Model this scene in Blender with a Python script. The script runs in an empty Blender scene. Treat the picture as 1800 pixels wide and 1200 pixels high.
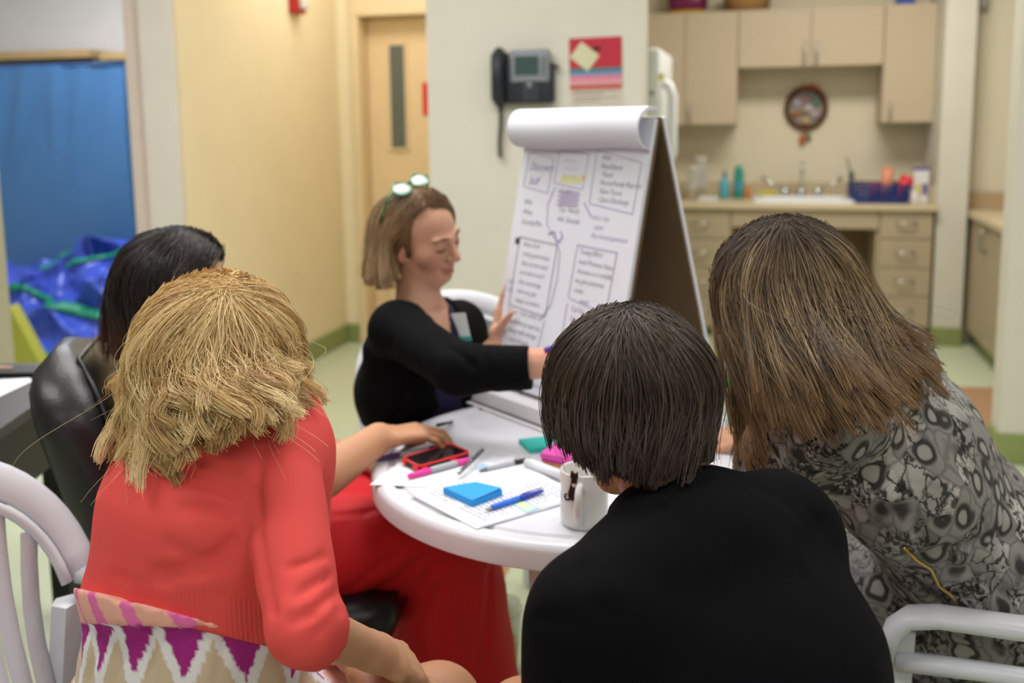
import bpy, bmesh, random
import numpy as np
from math import *
from mathutils import Vector, Matrix
random.seed(7); RNG = np.random.default_rng(11)
SC = bpy.context.scene
COL = SC.collection

# ------------------------------------------------------------------ camera
class Cam:
    def __init__(s, f, pitch, yaw, roll, h, cy):
        s.f = f; s.cy = cy
        p, y, r = radians(pitch), radians(yaw), radians(roll)
        F = np.array([-sin(y)*cos(p), cos(y)*cos(p), -sin(p)])
        R = np.array([cos(y), sin(y), 0.0]); U = np.cross(R, F)
        s.F = F; s.R = R*cos(r)-U*sin(r); s.U = U*cos(r)+R*sin(r)
        s.o = np.array([0.0, 0.0, h])
        s.Rh = R; s.Fh = np.array([-sin(y), cos(y), 0.0])
    def ray(s, x, y): return s.F + s.R*(x-900)/s.f - s.U*(y-s.cy)/s.f
    def z(s, x, y, z): d = s.ray(x, y); return s.o + d*(z-s.o[2])/d[2]
    def Y(s, x, y, Y): d = s.ray(x, y); return s.o + d*(Y/d[1])
    def X(s, x, y, X): d = s.ray(x, y); return s.o + d*(X/d[0])
    def d(s, x, y, D): return s.o + s.ray(x, y)*D
    def L(s, lat, fwd, z): v = s.Rh*lat + s.Fh*fwd; v[2] = z; return v
CAM = Cam(1700, 8.0, 14.5, 0.7, 1.40, 451)
cd = bpy.data.cameras.new('camera'); co = bpy.data.objects.new('camera', cd); COL.objects.link(co)
cd.sensor_width = 36; cd.lens = 34; cd.shift_y = -(600-CAM.cy)/1800
m = Matrix.Identity(4)
for i in range(3):
    m[i][0] = CAM.R[i]; m[i][1] = CAM.U[i]; m[i][2] = -CAM.F[i]; m[i][3] = CAM.o[i]
co.matrix_world = m
cd.clip_start = 0.05
cd.dof.use_dof = True; cd.dof.focus_distance = 1.24; cd.dof.aperture_fstop = 3.1
SC.camera = co
SC.view_settings.view_transform = 'Standard'; SC.view_settings.look = 'None'
SC.view_settings.gamma = 1.0; SC.view_settings.use_curve_mapping = False
SC.view_settings.exposure = 0.0
SC.cycles.use_denoising = True
SC.cycles.max_bounces = 6; SC.cycles.diffuse_bounces = 4; SC.cycles.glossy_bounces = 3
SC.cycles.transparent_max_bounces = 8; SC.cycles.caustics_reflective = False; SC.cycles.caustics_refractive = False

# ------------------------------------------------------------------ world and ceiling lights
W = bpy.data.worlds.new('world'); SC.world = W; W.use_nodes = True
W.node_tree.nodes['Background'].inputs[0].default_value = (0.8, 0.85, 0.9, 1)
W.node_tree.nodes['Background'].inputs[1].default_value = 0.15
def area(x, y, z, sx, sy, e, col=(1, .97, .92)):
    l = bpy.data.lights.new('ceiling_light', 'AREA'); l.shape = 'RECTANGLE'; l.size = sx; l.size_y = sy
    l.energy = e; l.color = col
    o = bpy.data.objects.new('ceiling_light', l); COL.objects.link(o); o.location = (x, y, z)
    return o
CEIL = 2.72
for (x, y, e, c) in [(-0.55, 2.2, 28, (1, .962, .955)), (-1.9, 0.9, 26, (1, .962, .955)), (0.9, 0.2, 20, (1, .962, .955)), (1.35, 2.6, 22, (1, .962, .955)), (-1.75, 2.7, 26, (1, .962, .955)),  # last lamp of this row is added to brighten the left side
        (-0.6, -1.4, 22, (1, .962, .955)), (0.45, 5.1, 44, (1, .955, .86)), (-1.95, 4.9, 15, (1, .955, .92)), (-3.6, 4.4, 62, (.95, .96, 1.0))]:
    area(x, y, CEIL-0.02, 1.15, 0.55, e, c)

# ------------------------------------------------------------------ materials
def lin(c):
    return tuple((v/255/12.92 if v/255 <= .04045 else ((v/255+.055)/1.055)**2.4) for v in c)
MATS = {}
def mat(name, rgb, rough=.5, spec=.4, metal=0.0, var=.05, vscale=6.0, bump=0.0, bscale=80.0, trans=0.0, attr=None, sss=0.0, alpha=1.0, ior=1.45, emit=0.0):
    if name in MATS: return MATS[name]
    M = bpy.data.materials.new(name); M.use_nodes = True; nt = M.node_tree; b = nt.nodes['Principled BSDF']
    N = lambda t: nt.nodes.new(t)
    tc = N('ShaderNodeTexCoord')
    nz = N('ShaderNodeTexNoise'); nz.inputs['Scale'].default_value = vscale; nz.inputs['Detail'].default_value = 4
    nt.links.new(tc.outputs['Object'], nz.inputs['Vector'])
    mr = N('ShaderNodeMapRange'); mr.inputs['To Min'].default_value = 1-var; mr.inputs['To Max'].default_value = 1+var
    nt.links.new(nz.outputs['Fac'], mr.inputs['Value'])
    mx = N('ShaderNodeVectorMath'); mx.operation = 'SCALE'
    if attr:
        at = N('ShaderNodeAttribute'); at.attribute_name = attr
        nt.links.new(at.outputs['Color'], mx.inputs[0])
    else:
        mx.inputs[0].default_value = lin(rgb)
    nt.links.new(mr.outputs['Result'], mx.inputs['Scale'])
    nt.links.new(mx.outputs[0], b.inputs['Base Color'])
    b.inputs['Roughness'].default_value = rough; b.inputs['Specular IOR Level'].default_value = spec
    b.inputs['Metallic'].default_value = metal; b.inputs['Transmission Weight'].default_value = trans
    b.inputs['IOR'].default_value = ior; b.inputs['Alpha'].default_value = alpha
    if sss:
        b.inputs['Subsurface Weight'].default_value = sss; b.inputs['Subsurface Radius'].default_value = (.01, .004, .002)
        b.inputs['Subsurface Scale'].default_value = 1.0
    if emit:
        b.inputs['Emission Color'].default_value = (*lin(rgb), 1); b.inputs['Emission Strength'].default_value = emit
    if bump:
        n2 = N('ShaderNodeTexNoise'); n2.inputs['Scale'].default_value = bscale; n2.inputs['Detail'].default_value = 3
        nt.links.new(tc.outputs['Object'], n2.inputs['Vector'])
        bp = N('ShaderNodeBump'); bp.inputs['Strength'].default_value = bump; bp.inputs['Distance'].default_value = .004
        nt.links.new(n2.outputs['Fac'], bp.inputs['Height']); nt.links.new(bp.outputs['Normal'], b.inputs['Normal'])
    MATS[name] = M
    return M

# ------------------------------------------------------------------ object helpers
def tag(o, label=None, cat=None, group=None, kind=None):
    if label: o['label'] = label
    if cat: o['category'] = cat
    if group: o['group'] = group
    if kind: o['kind'] = kind
    return o
def put(o, parent):
    if parent is not None:
        o.parent = parent
        top = parent; M4 = Matrix.Identity(4)
        chain = []
        while top is not None: chain.append(top); top = top.parent
        for q in reversed(chain):
            M4 = M4 @ (q.matrix_parent_inverse if q.parent else Matrix.Identity(4)) @ q.matrix_basis
        o.matrix_parent_inverse = M4.inverted()
    return o
def link(name, data, m=None, parent=None):
    o = bpy.data.objects.new(name, data); COL.objects.link(o)
    if m is not None: data.materials.append(m)
    return put(o, parent)
def thing(name, label, cat, loc=(0, 0, 0), group=None, rz=0.0):
    o = bpy.data.objects.new(name, None); COL.objects.link(o); o.location = tuple(float(v) for v in loc)
    o.rotation_euler = (0, 0, rz); o.empty_display_size = .1
    return tag(o, label, cat, group)
def copy_tree(o, parent=None):
    c = o.copy(); COL.objects.link(c)
    if parent is not None: c.parent = parent
    for ch in list(o.children): copy_tree(ch, c)
    return c
class B:
    """collects shapes into one mesh"""
    def __init__(s): s.bm = bmesh.new()
    def box(s, x0, x1, y0, y1, z0, z1, M=None, bev=0.0, seg=2):
        r = bmesh.ops.create_cube(s.bm, size=1.0); vs = r['verts']
        for v in vs: v.co = Vector(((x0+x1)/2+v.co.x*(x1-x0), (y0+y1)/2+v.co.y*(y1-y0), (z0+z1)/2+v.co.z*(z1-z0)))
        if bev:
            es = list({e for v in vs for e in v.link_edges})
            r = bmesh.ops.bevel(s.bm, geom=es, offset=bev, segments=seg, affect='EDGES', profile=.5)
            vs = list({v for f in r['faces'] for v in f.verts} | {v for v in vs if v.is_valid})
        if M is not None: bmesh.ops.transform(s.bm, matrix=M, verts=[v for v in vs if v.is_valid])
        return s
    def ring_loft(s, rings, caps=True, closed=False):
        R = [[s.bm.verts.new(tuple(float(c) for c in p)) for p in ring] for ring in rings]
        n = len(R[0]); k = len(R)
        for i in range(k if closed else k-1):
            a, b = R[i], R[(i+1) % k]
            for j in range(n):
                try: s.bm.faces.new((a[j], a[(j+1) % n], b[(j+1) % n], b[j]))
                except ValueError: pass
        if caps and not closed:
            for q in (list(reversed(R[0])), R[-1]):
                try: s.bm.faces.new(q)
                except ValueError: pass
        return s
    def tube(s, pts, rad, n=10, closed=False, flat=None):
        P = [np.array(p, float) for p in pts]; k = len(P)
        rad = rad if hasattr(rad, '__len__') else [rad]*k
        rings = []; prev = None
        for i in range(k):
            if closed: t = P[(i+1) % k]-P[i-1]
            else: t = P[min(i+1, k-1)]-P[max(i-1, 0)]
            t = t/(np.linalg.norm(t)+1e-12)
            if prev is None:
                a = np.array([0, 0, 1.0]) if abs(t[2]) < .9 else np.array([1.0, 0, 0])
                u = np.cross(t, a)
            else: u = prev-t*(prev@t)
            u = u/(np.linalg.norm(u)+1e-12); prev = u; v = np.cross(t, u)
            fu, fv = flat if flat else (1, 1)
            rings.append([P[i]+rad[i]*(u*cos(q)*fu+v*sin(q)*fv) for q in np.linspace(0, 2*pi, n, endpoint=False)])
        return s.ring_loft(rings, closed=closed)
    def lathe(s, prof, n=28, M=None, caps=True):
        rings = []
        for r, z in prof:
            ring = [Vector((max(r, 1e-4)*cos(a), max(r, 1e-4)*sin(a), z)) for a in np.linspace(0, 2*pi, n, endpoint=False)]
            if M is not None: ring = [M @ p for p in ring]
            rings.append(ring)
        return s.ring_loft(rings, caps=caps)
    def prism(s, poly, z0, z1, M=None):
        rings = []
        for z in (z0, z1):
            ring = [Vector((p[0], p[1], z)) for p in poly]
            if M is not None: ring = [M @ p for p in ring]
            rings.append(ring)
        return s.ring_loft(rings)
    def sphere(s, c, r, seg=16, M=None):
        R = r if hasattr(r, '__len__') else (r, r, r)
        mm = Matrix.Translation(Vector([float(v) for v in c])) @ (M if M is not None else Matrix.Identity(4)) @ Matrix.Diagonal((*R, 1))
        bmesh.ops.create_uvsphere(s.bm, u_segments=seg, v_segments=max(6, seg//2), radius=1, matrix=mm)
        return s
    def done(s, name, m, parent=None, smooth=False, ang=None):
        bmesh.ops.recalc_face_normals(s.bm, faces=s.bm.faces[:])
        me = bpy.data.meshes.new(name); s.bm.to_mesh(me); s.bm.free()
        if smooth:
            for p in me.polygons: p.use_smooth = True
            if ang:
                me.set_sharp_from_angle(angle=radians(ang))
        return link(name, me, m, parent)
def grid_mesh(name, P, m, parent=None, smooth=True, thick=0.0):
    """P: (a,b,3) array of points"""
    a, b, _ = P.shape
    idx = np.arange(a*b).reshape(a, b)
    f = np.stack([idx[:-1, :-1], idx[1:, :-1], idx[1:, 1:], idx[:-1, 1:]], -1).reshape(-1, 4)
    me = bpy.data.meshes.new(name); me.from_pydata(P.reshape(-1, 3).tolist(), [], f.tolist()); me.update()
    if smooth:
        for p in me.polygons: p.use_smooth = True
    o = link(name, me, m, parent)
    if thick:
        md = o.modifiers.new('thickness', 'SOLIDIFY'); md.thickness = thick; md.offset = 0
    return o
def frame(o, x, y, z=None):
    x = Vector(x).normalized(); y = Vector(y); z = x.cross(y).normalized(); y = z.cross(x)
    M = Matrix((( x[0], y[0], z[0], o[0]), (x[1], y[1], z[1], o[1]), (x[2], y[2], z[2], o[2]), (0, 0, 0, 1)))
    return M
def V(*a): return Vector(a)
# ================================================================== SETTING
m_cream = mat('wall_cream', (210, 206, 194), .75, .25, bump=.05, bscale=160)
m_kwall = mat('wall_kitchen', (218, 209, 186), .75, .25, bump=.05, bscale=160)
m_yel = mat('wall_yellow', (230, 215, 180), .75, .25, bump=.05, bscale=160)
m_hall = mat('wall_hall', (234, 222, 188), .75, .25)
m_white = mat('wall_cool_white', (222, 222, 226), .8, .2)
m_ceil = mat('ceiling_white', (225, 225, 220), .9, .1)
m_base = mat('baseboard_green', (136, 148, 92), .5, .4)
m_floor = mat('floor_linoleum', (194, 202, 174), .38, .4, var=.05, vscale=2.2, bump=.03, bscale=30)
m_tan = mat('floor_tan', (172, 134, 104), .4, .4, var=.1, vscale=60)
m_jamb = mat('jamb_paint', (206, 196, 184), .5, .3)
m_doorf = mat('door_frame_paint', (222, 202, 164), .45, .4)
m_door = mat('door_wood', (228, 202, 160), .5, .35, var=.05, vscale=3)
m_glassd = mat('door_glass_dark', (96, 102, 96), .15, .5)
m_lam = mat('cabinet_laminate', (190, 174, 150), .5, .35, var=.04, vscale=20)
m_lam2 = mat('cabinet_laminate_base', (176, 160, 134), .5, .35, var=.04, vscale=20)
m_counter = mat('counter_laminate', (200, 184, 152), .4, .4, var=.08, vscale=90)
m_chrome = mat('chrome', (200, 200, 200), .18, .5, metal=1.0)
m_steel = mat('brushed_steel', (180, 178, 172), .35, .5, metal=1.0)
m_dark = mat('dark_gap', (52, 44, 30), .8, .2)

def struct(o): o['kind'] = 'structure'; return o
def wallbox(name, x0, x1, y0, y1, z0, z1, m, parent=None):
    o = B().box(x0, x1, y0, y1, z0, z1).done(name, m, parent)
    return struct(o) if parent is None else o
wallbox('floor', -5.6, 3.2, -3.0, 7.2, -0.06, 0, m_floor)
wallbox('ceiling', -5.6, 3.2, -3.0, 7.2, CEIL, CEIL+.08, m_ceil)
# tan inlays in the linoleum, let in flush
for q in ([(.25, 4.46), (1.35, 4.46), (1.35, 5.36), (.25, 5.2)], [(-1.02, 2.74), (-.74, 2.74), (-.74, 3.1), (-1.02, 3.1)]):
    struct(B().prism(q, -.002, .0015).done('floor_inlay', m_tan))
YK = 6.87
kx = lambda x, y, Y: CAM.Y(x, y, Y)[0]
XW = kx(1649, 300, 6.3)          # end of the cabinet alcove
wallbox('wall_back', -1.55, 3.2, YK, YK+.12, 0, CEIL, m_kwall)
wallbox('wall_stub', XW, XW+.17, 6.28, YK, 0, CEIL, m_cream)
struct(B().box(XW-.004, XW+.174, 6.262, 6.28, 0, .115, bev=.004).done('baseboard_stub', m_base))
wallbox('wall_alcove', XW+.17, 3.2, 6.42, 6.5, 0, CEIL, m_kwall)
XR = CAM.z(1753, 812, 0)[0]; YR = CAM.z(1753, 812, 0)[1]
wallbox('wall_right', XR, 3.2, YR, YR+.14, 0, CEIL, m_cream)
struct(B().box(XR-.006, 3.2, YR-.014, YR, 0, .125, bev=.004).box(XR-.014, XR, YR-.014, YR+.14, 0, .125, bev=.004).done('baseboard_right', m_base))
wallbox('wall_far_right', 2.9, 3.0, -3.0, YR, 0, CEIL, m_cream)
wallbox('wall_behind', -5.6, 3.2, -3.1, -3.0, 0, CEIL, m_cream)
wallbox('wall_far_left', -5.7, -5.6, -3.0, 7.2, 0, CEIL, m_white)
# partition that carries the telephone
YP = 4.05
PX0 = kx(755, 300, YP); PX1 = kx(1131, 140, YP)
wallbox('wall_partition', PX0, PX1, YP, YP+.14, 0, CEIL, m_cream)
struct(B().box(PX0-.01, PX1+.01, YP-.014, YP, 0, .12, bev=.004).done('baseboard_partition', m_base))
wallbox('wall_hall_right', PX0, PX0+.12, YP+.14, 5.9, 0, CEIL, m_hall)
wallbox('wall_kitchen_left', PX0+.12, PX0+.2, YP+.14, YK, 0, CEIL, m_kwall)
# hall
c0 = CAM.z(612, 600, 0); XH = c0[0]; YH = c0[1]
YC = CAM.X(329, 390, XH)[1]
wallbox('wall_yellow', XH-.12, XH, YC, YH+.3, 0, CEIL, m_yel)
wallbox('wall_column', kx(254, 250, YC), XH-.003, YC-.02, YC+.25, 0, CEIL, m_jamb)
m_colw = mat('column_paint', (222, 216, 208), .7, .25)
xa = kx(252, 250, YC-.03)
wallbox('trim_column', xa+.012, XH+.003, YC-.03, YC-.02, 0, CEIL, m_colw)
xb = kx(230, 250, YC-.05)
wallbox('trim_jamb', xb, xa-.004, YC-.05, YC+.2, 0, CEIL, mat('jamb_pinkish', (214, 200, 190), .5, .3))
struct(B().box(XH, XH+.016, YC, YH, 0, .12, bev=.004).done('baseboard_hall', m_base))
xf0 = kx(626, 300, YH)
wallbox('wall_hall_end', XH, xf0, YH, YH+.2, 0, CEIL, m_hall)
zf = CAM.Y(690, 14, YH)[2]
wallbox('wall_over_door', xf0, PX0+.1, YH, YH+.2, zf+.09, CEIL, m_hall)
struct(B().box(XH, xf0, YH-.016, YH, 0, .12, bev=.004).done('baseboard_hall_end', m_base))
# hall door with its frame, narrow window and red notice
dr = bpy.data.objects.new('door_1', None); COL.objects.link(dr); dr['kind'] = 'structure'; dr.location = (xf0+.5, YH, 0)
xd0 = kx(651, 300, YH+.1); ztop = CAM.Y(700, 30, YH+.1)[2]
B().box(xf0, xd0, YH-.03, YH+.16, 0, ztop, bev=.006).box(xf0, PX0+.1, YH-.03, YH+.16, ztop, zf+.09, bev=.006).done('door_frame', m_doorf, dr)
B().box(xd0+.004, xd0+.95, YH+.1, YH+.145, .005, ztop-.004, bev=.003).done('door_panel', m_door, dr)
g0 = CAM.Y(685, 80, YH+.1); g1 = CAM.Y(716, 260, YH+.1)
B().box(g0[0], g1[0], YH+.092, YH+.1, g1[2], g0[2]).done('pane', m_glassd, dr)
t = .014
B().box(g0[0]-t, g0[0], YH+.086, YH+.1, g1[2]-t, g0[2]+t).box(g1[0], g1[0]+t, YH+.086, YH+.1, g1[2]-t, g0[2]+t)\
   .box(g0[0], g1[0], YH+.086, YH+.1, g0[2], g0[2]+t).box(g0[0], g1[0], YH+.086, YH+.1, g1[2]-t, g1[2]).done('window_frame', m_doorf, dr)
s0_ = CAM.Y(742, 145, YH+.09); s1_ = CAM.Y(742, 202, YH+.09)
tag(B().box(s0_[0], s0_[0]+.2, YH+.088, YH+.1, s1_[2], s0_[2], bev=.003).done('notice_plaque', mat('sign_red', (215, 42, 36), .5, .4)),
    'small red plaque on the tan hall door beside its narrow window', 'sign')
# side room on the left
wallbox('wall_side_room', -5.6, XH-.1, 6.0, 6.1, 0, CEIL, m_white)
YJ = 3.25; XJ = kx(12, 470, YJ+.12)
wallbox('wall_left', -5.6, XJ, YJ, YJ+.12, 0, CEIL, mat('jamb_grey_green', (172, 168, 146), .6, .3))

# ================================================================== KITCHEN
YU = 6.55; YB = 6.25
def handle_bar(name, c, L, axis, out, parent, r=.0055, m=None):
    c = np.array(c, float); ax = np.array(axis, float); out = np.array(out, float)
    a, b = c-ax*L/2, c+ax*L/2; h = out*.03
    B().tube([a, a+h*.8, a+h+ax*.012, b+h-ax*.012, b+h*.8, b], r, 8).done(name, m or m_steel, parent, True)
uz0 = CAM.Y(1410, 117, YU)[2]
zl = CAM.Y(1250, 219, YU)[2]; zt = CAM.Y(1400, 14, YU)[2]
def upper(x0, x1, z0, z1, seams, handles, label):
    t = thing('wall_cabinet', label, 'cabinet', ((x0+x1)/2, YU+.16, z0), 'wall cabinets over the kitchen counter')
    B().box(x0, x1, YU+.02, YK, z0, z1, bev=.002).done('cabinet_body', m_lam, t)
    xs = [x0]+seams+[x1]
    for i in range(len(xs)-1):
        d = B().box(xs[i]+.002, xs[i+1]-.002, YU, YU+.019, z0+.002, z1-.002, bev=.002).done('door', m_lam, t)
        if handles[i] is not None:
            handle_bar('handle', (handles[i][0], YU, handles[i][1]), .125, (0, 0, 1), (0, -1, 0), d)
    return t
X = lambda x, y=100: kx(x, y, YU)
hz = lambda y: CAM.Y(1400, y, YU)[2]
upper(X(1105), X(1297), zl, zt, [X(1204)], [None, (X(1213, 205), hz(200))], 'tall beige wall cabinet with two doors, nearest the refrigerator')
upper(X(1297)+.002, X(1553), uz0, zt, [X(1425)], [(X(1414), hz(96)), (X(1435), hz(96))], 'short wide beige wall cabinet with paired handles over the sink')
upper(X(1553)+.002, X(1646), zl, zt, [], [(X(1563, 200), hz(203))], 'tall narrow beige wall cabinet with one door above the blue dish rack')
# things on top of the cabinets
p = CAM.Y(1208, 14, YU+.14)
bag = B()
ring = []
for k, (w, d, z) in enumerate([(.1, .04, 0), (.125, .06, .03), (.13, .065, .1), (.12, .05, .17), (.115, .012, .215)]):
    ring.append([(p[0]+w*cos(a)*(1+.05*sin(5*a+k)), YU+.14+d*sin(a), zt+z+.002) for a in np.linspace(0, 2*pi, 24, endpoint=False)])
bag.ring_loft(ring)
bg = tag(bag.done('snack_bag', mat('bag_purple', (112, 26, 74), .3, .5, bump=.4, bscale=25), None, True), 'glossy purple snack bag with yellow band on the tall kitchen cabinet', 'bag')
B().ring_loft([[(p[0]+w*cos(a), YU+.14+d*sin(a), zt+z) for a in np.linspace(0, 2*pi, 24, endpoint=False)] for w, d, z in ((.112, .05, .006), (.127, .063, .024))], caps=False).done('yellow_band', mat('bag_yellow', (226, 180, 40), .35, .5), bg, True)
p = CAM.Y(1313, 12, YU+.15)
bs = thing('wicker_basket', 'tan wicker basket on top of the short cabinet over the sink', 'basket', (p[0], YU+.15, zt))
prof = [(.12, .0), (.13, .01), (.15, .09), (.155, .12), (.145, .12), (.135, .02)]
B().lathe(prof, 32, Matrix.Translation((p[0], YU+.15, zt+.001))).done('basket_wall', mat('wicker', (176, 140, 88), .8, .2, var=.3, vscale=60, bump=.6, bscale=60), bs, True)
wk = B()
for k in range(6):
    r = .132+.004*k; z = zt+.014+.018*k
    wk.tube([(p[0]+r*cos(a), YU+.15+r*sin(a), z+.004*(-1)**i) for i, a in enumerate(np.linspace(0, 2*pi, 36, endpoint=False))], .005, 6, closed=True)
wk.done('woven_band', mat('wicker_dark', (150, 112, 66), .8, .2), bs, True)
p = CAM.Y(1591, 5, YU+.1)
bx = tag(B().box(p[0]-.055, p[0]+.055, YU+.05, YU+.16, zt+.001, zt+.09, bev=.006).done('food_tin', mat('tin_blue', (48, 74, 160), .35, .5), None, False), 'small blue box on top of the narrow right cabinet', 'box')
B().box(p[0]-.057, p[0]+.057, YU+.048, YU+.162, zt+.078, zt+.094, bev=.004).done('lid', mat('tin_blue_dark', (38, 58, 130), .35, .5), bx)

# base units
cz = CAM.Y(1420, 359, YB)[2]              # top of the counter, front edge
bz = cz-.035
xL = kx(1180, 360, YB); xA = kx(1284, 420, YB); xB = kx(1545, 420, YB); xC = kx(1641, 400, YB)
def drawer_unit(x0, x1, ys, label, hx):
    t = thing('base_cabinet', label, 'cabinet', ((x0+x1)/2, YB+.3, 0), 'drawer units under the kitchen counter')
    B().box(x0, x1, YB+.02, YK, .1, bz, bev=.002).done('cabinet_body', m_lam2, t)
    B().box(x0, x1, YB+.07, YK, 0, .1).done('toe_kick', m_base, t)
    zs = [CAM.Y(hx, y, YB)[2] for y in ys]
    for i in range(len(zs)-1):
        d = B().box(x0+.004, x1-.004, YB, YB+.019, zs[i+1]+.003, zs[i]-.003, bev=.002).done('drawer', m_lam2, t)
        handle_bar('handle', ((x0+x1)/2, YB, (zs[i]+zs[i+1])/2+.008), .1, (1, 0, 0), (0, -1, 0), d)
drawer_unit(xL, xA, [368, 419, 470, 521, 574], 'beige four-drawer base unit at the fridge end of the counter', 1240)
drawer_unit(xB, xC, [368, 420, 471, 521, 574], 'beige four-drawer base unit under the blue dish rack', 1590)
t = thing('sink_cabinet', 'beige open knee-space sink unit with plain front panel', 'cabinet', ((xA+xB)/2, YB+.3, 0))
za = CAM.Y(1480, 402, YB)[2]
B().box(xA+.003, xB-.003, YB, YB+.019, za, bz-.004, bev=.002).done('front_panel', m_lam2, t)
B().box(xA+.001, xA+.018, YB+.02, YK-.001, 0, bz-.001).done('side_panel', m_lam2, t)
B().box(xB-.018, xB-.001, YB+.02, YK-.001, 0, bz-.001).done('side_panel', m_lam2, t)
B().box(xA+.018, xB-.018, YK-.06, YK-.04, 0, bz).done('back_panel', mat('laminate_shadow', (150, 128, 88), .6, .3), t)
zs = CAM.Y(1520, 505, YB+.25)[2]
B().box(xA+.018, xB-.018, YB+.2, YK-.06, zs-.02, zs).done('shelf', mat('shelf_pale', (186, 188, 176), .5, .4), t)
p = CAM.Y(1520, 492, YB+.35)
st = thing('towel_stack', 'folded grey-violet cloths on the shelf under the sink', 'cloth', (p[0], YB+.35, zs))
for i in range(3):
    B().box(p[0]-.09, p[0]+.08, YB+.26, YB+.44, zs+.001+.022*i, zs+.021+.022*i, bev=.009, seg=3).done('folded_cloth', mat('cloth_violet%d' % i, [(150, 146, 170), (120, 116, 140), (170, 168, 180)][i], .9, .1, bump=.3), st, True)
# worktop with splash
t = thing('worktop', 'long beige laminate kitchen worktop with low splashback', 'counter', ((xL+xC)/2, YB+.3, bz))
B().box(xL-.05, XW, YB-.025, YK, bz, cz, bev=.006).done('counter_slab', m_counter, t)
zsp = cz+.105
B().box(xL-.05, XW, YK-.02, YK, cz, zsp, bev=.003).box(XW-.02, XW, YB+.1, YK-.02, cz, zsp, bev=.003).done('splashback', m_counter, t)
# sink and tap
sx = kx(1410, 345, YB+.3)
t = thing('kitchen_sink', 'white drop-in kitchen sink set into the worktop', 'sink', (sx, YB+.3, cz))
m_sink = mat('sink_white', (232, 234, 238), .25, .5)
hw, y0, y1 = .31, YB+.06, YB+.52
b = B()
def rrect(x0, x1, y0, y1, r, z, n=5):
    P = []
    for cx, cy, a0 in ((x1-r, y1-r, 0), (x0+r, y1-r, 90), (x0+r, y0+r, 180), (x1-r, y0+r, 270)):
        for k in range(n): a = radians(a0+90*k/(n-1)); P.append((cx+r*cos(a), cy+r*sin(a), z))
    return P
b.ring_loft([rrect(sx-hw, sx+hw, y0, y1, .04, cz-.002), rrect(sx-hw, sx+hw, y0, y1, .04, cz+.014), rrect(sx-hw+.012, sx+hw-.012, y0+.012, y1-.012, .035, cz+.02),
             rrect(sx-hw+.05, sx+hw-.05, y0+.05, y1-.11, .04, cz+.017), rrect(sx-hw+.06, sx+hw-.06, y0+.06, y1-.12, .04, cz+.004), rrect(sx-hw+.07, sx+hw-.07, y0+.07, y1-.13, .04, cz+.003)])
b.done('sink_bowl', m_sink, t, True, 40)
fy = YB+.47
t = thing('kitchen_tap', 'chrome kitchen tap with tall spout and two side levers', 'tap', (sx, fy, cz+.02))
zt2 = CAM.Y(1416, 287, fy)[2]
B().tube([(sx, fy, cz+.02), (sx, fy, zt2-.03)]+[(sx, fy-.06+.06*cos(a), zt2-.03+.06*sin(a)*.6) for a in np.linspace(0.2, pi, 9)]+[(sx, fy-.12, zt2-.05)], .011, 10).done('spout', m_chrome, t, True)
B().lathe([(.0, .02), (.03, .02), (.032, .035), (.02, .06), (.014, .075), (0, .075)], 20, Matrix.Translation((sx, fy, cz))).done('base', m_chrome, t, True)
for sgn in (-1, 1):
    q = sx+sgn*.105
    hnd = B().lathe([(0, .02), (.028, .02), (.03, .045), (.02, .07), (0, .078)], 18, Matrix.Translation((q, fy, cz))).done('lever', m_chrome, t, True)
    B().tube([(q, fy, cz+.065), (q+sgn*.07, fy-.01, cz+.085), (q+sgn*.15, fy-.02, cz+.14)], [.009, .008, .012], 8).done('handle', m_chrome, hnd, True)
tag(B().box(sx-.27, sx-.16, fy-.03, fy+.03, cz+.021, cz+.045, bev=.01, seg=3).done('sponge', mat('sponge_yellow', (206, 196, 60), .9, .1, bump=.5), None, True), 'yellow sponge at the back left corner of the sink', 'sponge')
# counter objects
def at_c(x, Yo=.4): return kx(x, 345, YB+Yo), YB+Yo
def bottle(name, x, Yo, prof, m, label, cap=None, capm=None):
    px, py = at_c(x, Yo)
    o = tag(B().lathe(prof, 22, Matrix.Translation((px, py, cz+.001))).done(name, m, None, True), label, 'bottle')
    if cap: B().lathe(cap, 18, Matrix.Translation((px, py, cz+.001))).done('cap', capm, o, True)
    return o, px, py
o, px_, py_ = bottle('soap_bottle', 1273, .42, [(0, 0), (.031, 0), (.033, .01), (.033, .1), (.02, .13), (.012, .14), (0, .14)], mat('bottle_aqua', (92, 170, 190), .3, .5), 'short aqua soap bottle with pump on the counter left of the sink',
           [(0, .14), (.012, .14), (.012, .165), (.006, .17), (.006, .185), (0, .185)], mat('pump_teal', (60, 130, 150), .4, .4))
B().tube([(px_, py_, cz+.185), (px_, py_-.035, cz+.188), (px_, py_-.04, cz+.18)], .006, 8).done('nozzle', mat('pump_teal', (60, 130, 150)), o, True)
o, px_, py_ = bottle('spray_can', 1298, .42, [(0, 0), (.03, 0), (.032, .006), (.032, .17), (.027, .185), (0, .185)], mat('can_teal', (42, 142, 132), .3, .5), 'tall teal green can beside the aqua soap bottle',
           [(0, .185), (.026, .185), (.026, .215), (.018, .222), (0, .222)], mat('can_cap', (80, 176, 150), .4, .4))
B().lathe([(.0326, .05), (.0329, .052), (.0329, .12), (.0326, .122)], 22, Matrix.Translation((px_, py_, cz)), caps=False).done('label_band', mat('can_label', (64, 150, 170), .4, .4), o, True)
bottle('dish_liquid', 1314, .5, [(0, 0), (.024, 0), (.026, .01), (.024, .06), (.015, .085), (0, .085)], mat('liquid_orange', (206, 140, 74), .3, .5), 'small orange dish liquid bottle beside the teal can',
       [(0, .085), (.012, .085), (.01, .11), (0, .115)], mat('cap_cream', (226, 218, 200), .4, .4))
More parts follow.
